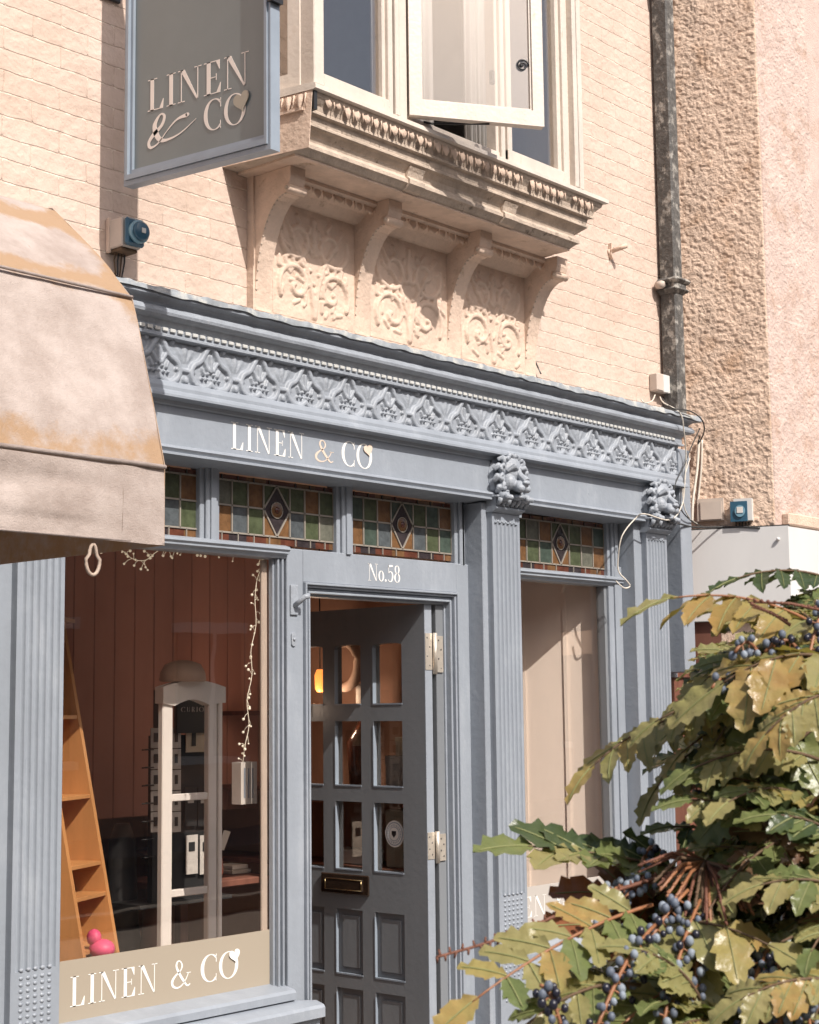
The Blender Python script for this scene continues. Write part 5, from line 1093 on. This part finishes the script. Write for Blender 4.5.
hero((750, 745, 2.0), (655, 790, 1.88), (1, .4, -.2), 6, .046, [O_, G_], arch=.14, wid=.30, spread=45, lift=-.3, curl=.5)
hero((850, 650, 1.85), (672, 598, 1.72), (1, .25, -.25), 6, .066, [Y_, O_, Y_], arch=.10, wid=.26, spread=40, lift=-.35, curl=.55, fold=.5, stalk='stalk_orange')
hero((850, 588, 2.2), (735, 579, 2.05), (1, .1, 0), 5, .052, [D_], arch=.08, wid=.24, spread=45, lift=-.3, fold=.6)
hero((652, 905, 1.66), (472, 1002, 1.52), (.9, .7, .1), 7, .052, [O_, O_, G_, Y_], arch=.06, wid=.30, spread=62, lift=.05, curl=.25, stalk='stalk_orange')
hero((735, 950, 1.70), (600, 1045, 1.58), (.9, .7, .1), 7, .048, [G_, O_, O_], arch=.06, wid=.30, spread=60, lift=.0, curl=.3, stalk='stalk_orange')
hero((605, 958, 1.74), (775, 948, 1.62), (1, .5, 0), 5, .064, [O_, Y_], arch=.17, wid=.33, spread=50, lift=-.35, curl=.35)
hero((700, 915, 1.9), (605, 893, 1.84), (.8, .8, 0), 4, .060, [R_, R_, W_], arch=.05, wid=.40, spread=60, lift=0, stalk='stalk_red')
hero((690, 950, 1.9), (585, 925, 1.80), (.8, .8, 0), 4, .055, [R_, D_, W_], arch=.05, wid=.38, spread=60, lift=0, stalk='stalk_red')
hero((830, 715, 1.8), (735, 800, 1.78), (.5, 1, 0), 4, .060, [G_, G_, D_], arch=.05, wid=.42, spread=65, lift=.1)
hero((840, 660, 1.75), (720, 685, 1.70), (.9, .6, 0), 4, .066, [O_, Y_, G_], arch=.14, wid=.33, spread=48, lift=-.3)
hero((800, 800, 1.8), (760, 850, 1.76), (.4, 1, 0), 3, .05, [R_, W_, W_], arch=.02, wid=.42, spread=60, lift=.1)
for B_, T_, ms in (((790, 700, 1.80), (655, 722, 1.74), [O_, Y_, O_]), ((820, 760, 1.78), (690, 770, 1.72), [O_, G_]), ((770, 830, 1.76), (690, 800, 1.72), [G_, O_]), ((850, 690, 1.70), (765, 735, 1.64), [O_, Y_]), ((860, 900, 1.68), (760, 885, 1.62), [G_, O_, O_]), ((850, 850, 1.7), (775, 815, 1.66), [G_, D_]), ((640, 985, 1.60), (520, 1030, 1.52), [O_, G_]), ((850, 985, 1.6), (740, 1000, 1.55), [O_, Y_]), ((700, 1000, 1.62), (640, 950, 1.58), [G_, O_])):
    hero(B_, T_, (1, .55, 0), 6, .040, ms, arch=.12, wid=.31, spread=44, lift=-.15, curl=.5)
XM = [(560, 735), (600, 720), (640, 705), (690, 672), (730, 655), (770, 660), (800, 672), (850, 668), (885, 655), (920, 610), (960, 560), (1000, 530), (1060, 510)]
def proj(p): v = p-CAM; z = v.dot(Fv); return 409.5+F0*v.dot(R2)/z, 512-F0*v.dot(U2)/z
def inside(p):
    x, y = proj(p); return x > np.interp(y, [a for a, _ in XM], [c for _, c in XM]) and y > 590+max(0, (770-x))*.55
tips = [(775, 765, 2.05), (835, 700, 1.95), (715, 775, 2.15), (765, 850, 2.0), (835, 830, 1.85), (800, 950, 1.95), (700, 970, 1.98), (640, 1010, 2.0), (745, 1050, 1.75), (825, 640, 2.0), (790, 665, 1.95), (880, 770, 2.1), (740, 700, 2.2), (870, 920, 1.8), (580, 1060, 1.85), (810, 1080, 1.8), (790, 700, 2.25), (690, 1110, 1.9)]
stm = MB(); hub = sb0+Vector((0, 0, .5))
for i, t in enumerate(tips):
    c = PR(*t); j = hub+Vector((sr.uniform(-.08, .08), sr.uniform(-.08, .08), sr.uniform(-.2, .2)))
    stm.tube([sb0+Vector((sr.uniform(-.06, .06), sr.uniform(-.06, .06), 0)), j, j.lerp(c, .55)+Vector((0, 0, -.06)), c], [.016, .013, .010, .006], 'stem_brown', 7)
    fol = MB(); cnt = 0
    for k in range(26):
        az_ = 2*math.pi*k/26*2.4+sr.random(); el_ = sr.uniform(-.25, .75); ln = sr.uniform(.14, .24)
        dv = Vector((math.cos(az_)*math.cos(el_), math.sin(az_)*math.cos(el_), math.sin(el_))); T = c+dv*ln+Vector((0, 0, -.05))
        if not inside(T) or not inside(c.lerp(T, .6)): continue
        if (T-CAM).length < 1.45: continue
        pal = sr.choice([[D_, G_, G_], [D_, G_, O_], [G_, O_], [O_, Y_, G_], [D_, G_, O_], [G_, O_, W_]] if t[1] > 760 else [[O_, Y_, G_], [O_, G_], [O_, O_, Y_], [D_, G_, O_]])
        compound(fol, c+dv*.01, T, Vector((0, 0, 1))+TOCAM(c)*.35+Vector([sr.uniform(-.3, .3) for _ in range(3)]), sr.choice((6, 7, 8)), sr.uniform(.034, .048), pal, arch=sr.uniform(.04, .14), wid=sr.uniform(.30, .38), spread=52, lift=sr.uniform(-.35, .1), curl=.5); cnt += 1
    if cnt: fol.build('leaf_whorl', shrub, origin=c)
stm.build('stem', shrub, origin=sb0)
def cluster(a, c, mts, n=26, rb=.0040, sag=.012, stalk='stalk_orange', off=.0085):
    A, B = PR(*a), PR(*c); b = MB(); P = [A.lerp(B, t)+Vector((0, 0, sag*math.sin(math.pi*t))) for t in np.linspace(0, 1, 9)]; b.tube(P, .0019, stalk, 5)
    ax = (B-A).normalized(); s = ax.cross(Vector((.3, .2, 1))).normalized(); u = ax.cross(s)
    for i in range(n):
        t = .12+.88*i/n; k = min(int(t*8), 7); p = P[k].lerp(P[k+1], t*8-k); q = i*2.4+sr.uniform(-.3, .3); o = s*math.cos(q)+u*math.sin(q)
        e = p+o*off*sr.uniform(.8, 1.25)+Vector((0, 0, -.002)); b.tube([p, e], .0009, stalk, 4, False); r_ = rb*sr.uniform(.80, 1.15); b.ball(e, (r_, r_, r_*1.18), sr.choice(mts), 10, 7)
    b.build('berry_cluster', shrub, origin=A)
BB = ['berry', 'berry', 'berry_pale', 'berry_dark']; BD = ['berry_dark', 'berry_dark', 'berry']; BP = ['berry_pale', 'berry']
for a, c, m_, n_ in (((688, 890, 1.66), (622, 1000, 1.6), BB, 34), ((700, 900, 1.68), (662, 1030, 1.58), BB, 34), ((655, 925, 1.62), (596, 1030, 1.52), BB, 32), ((705, 920, 1.7), (694, 1000, 1.62), BB, 26), ((768, 950, 1.68), (742, 1040, 1.6), BB, 30), ((778, 950, 1.66), (782, 1040, 1.6), BB, 30), ((735, 940, 1.7), (765, 1030, 1.62), ['berry', 'berry_dark'], 28),
                      ((640, 885, 1.8), (592, 915, 1.74), BP, 20), ((655, 880, 1.8), (622, 905, 1.74), BP, 14), ((752, 652, 1.8), (716, 715, 1.74), BD, 26), ((765, 655, 1.8), (745, 700, 1.76), BD, 22), ((735, 745, 1.85), (742, 795, 1.8), BD, 16), ((738, 690, 1.74), (712, 688, 1.70), BP, 8), ((830, 600, 1.8), (808, 662, 1.74), ['berry_pale', 'berry', 'berry_dark'], 20), ((800, 650, 1.76), (765, 652, 1.74), BD, 16), ((690, 790, 1.9), (715, 800, 1.86), BB, 10), ((660, 850, 1.84), (640, 868, 1.8), BB, 9), ((800, 1000, 1.66), (815, 1050, 1.6), BB, 16), ((540, 985, 1.5), (565, 1040, 1.5), BD, 16), ((760, 655, 1.72), (735, 652, 1.7), BP, 9)):
    cluster(a, c, m_, int(n_*1.0))
fan = MB(); c = PR(705, 862, 1.76)
for px, py, r_ in ((642, 872, 1.76), (652, 884, 1.74), (664, 898, 1.7), (676, 906, 1.7), (690, 915, 1.7), (700, 935, 1.7), (708, 930, 1.7), (722, 922, 1.72), (738, 915, 1.74), (752, 912, 1.76), (757, 900, 1.78), (668, 880, 1.76), (716, 940, 1.7), (745, 905, 1.76), (655, 868, 1.8)):
    for q_ in range(2):
        e = PR(px+sr.uniform(-7, 7), py+sr.uniform(-9, 6), r_-.05+sr.uniform(-.03, .03)); mid_ = c.lerp(e, .5)+Vector((sr.uniform(-.004, .004), 0, .010+sr.uniform(-.004, .005))); mt_ = sr.choice(['stalk_red', 'stem_brown', 'stalk_orange', 'stalk_red'])
        fan.tube([c, mid_, e], [.0024, .0019, .0013], mt_, 6)
        for t_ in (.35, .5, .65, .8, .93): p_ = mid_.lerp(e, t_); fan.ball(p_+Vector((sr.uniform(-.002, .002), 0, sr.uniform(-.001, .002))), .0017, mt_, 6, 4)
fan.build('flower_stalks', shrub, origin=c)
bs = MB(); P = [PR(*q) for q in ((700, 864, 1.8), (650, 880, 1.76), (600, 896, 1.72), (560, 914, 1.68), (520, 931, 1.66), (480, 945, 1.64), (437, 957, 1.62))]; P = [Vector(tuple(q)) for q in catmull([tuple(p) for p in P], 8)]
bs.tube(P, [.0026-.0012*i/len(P) for i in range(len(P))], 'stalk_red', 6)
for i in range(6, len(P)):
    p = P[i]; bs.tube([p, p+Vector((sr.uniform(-.002, .002), sr.uniform(-.003, .003), .006*(1 if i % 2 else -1)))], [.0018, .0010], 'stalk_red', 5)
bs.build('bare_stalk', shrub, origin=P[0])
for a, c_ in (((830, 612, 1.75), (748, 602, 1.72)), ((790, 625, 1.75), (752, 607, 1.72))):
    b = MB(); A, B = PR(*a), PR(*c_); b.tube([A, A.lerp(B, .5)+Vector((0, 0, .004)), B], [.002, .0016, .001], 'stalk_red', 5)
    for t in np.linspace(.1, 1, 12): p = A.lerp(B, t); b.ball(p+Vector((0, 0, .003)), .0022, 'stalk_red', 6, 4)
    b.build('bare_stalk', shrub, origin=A)
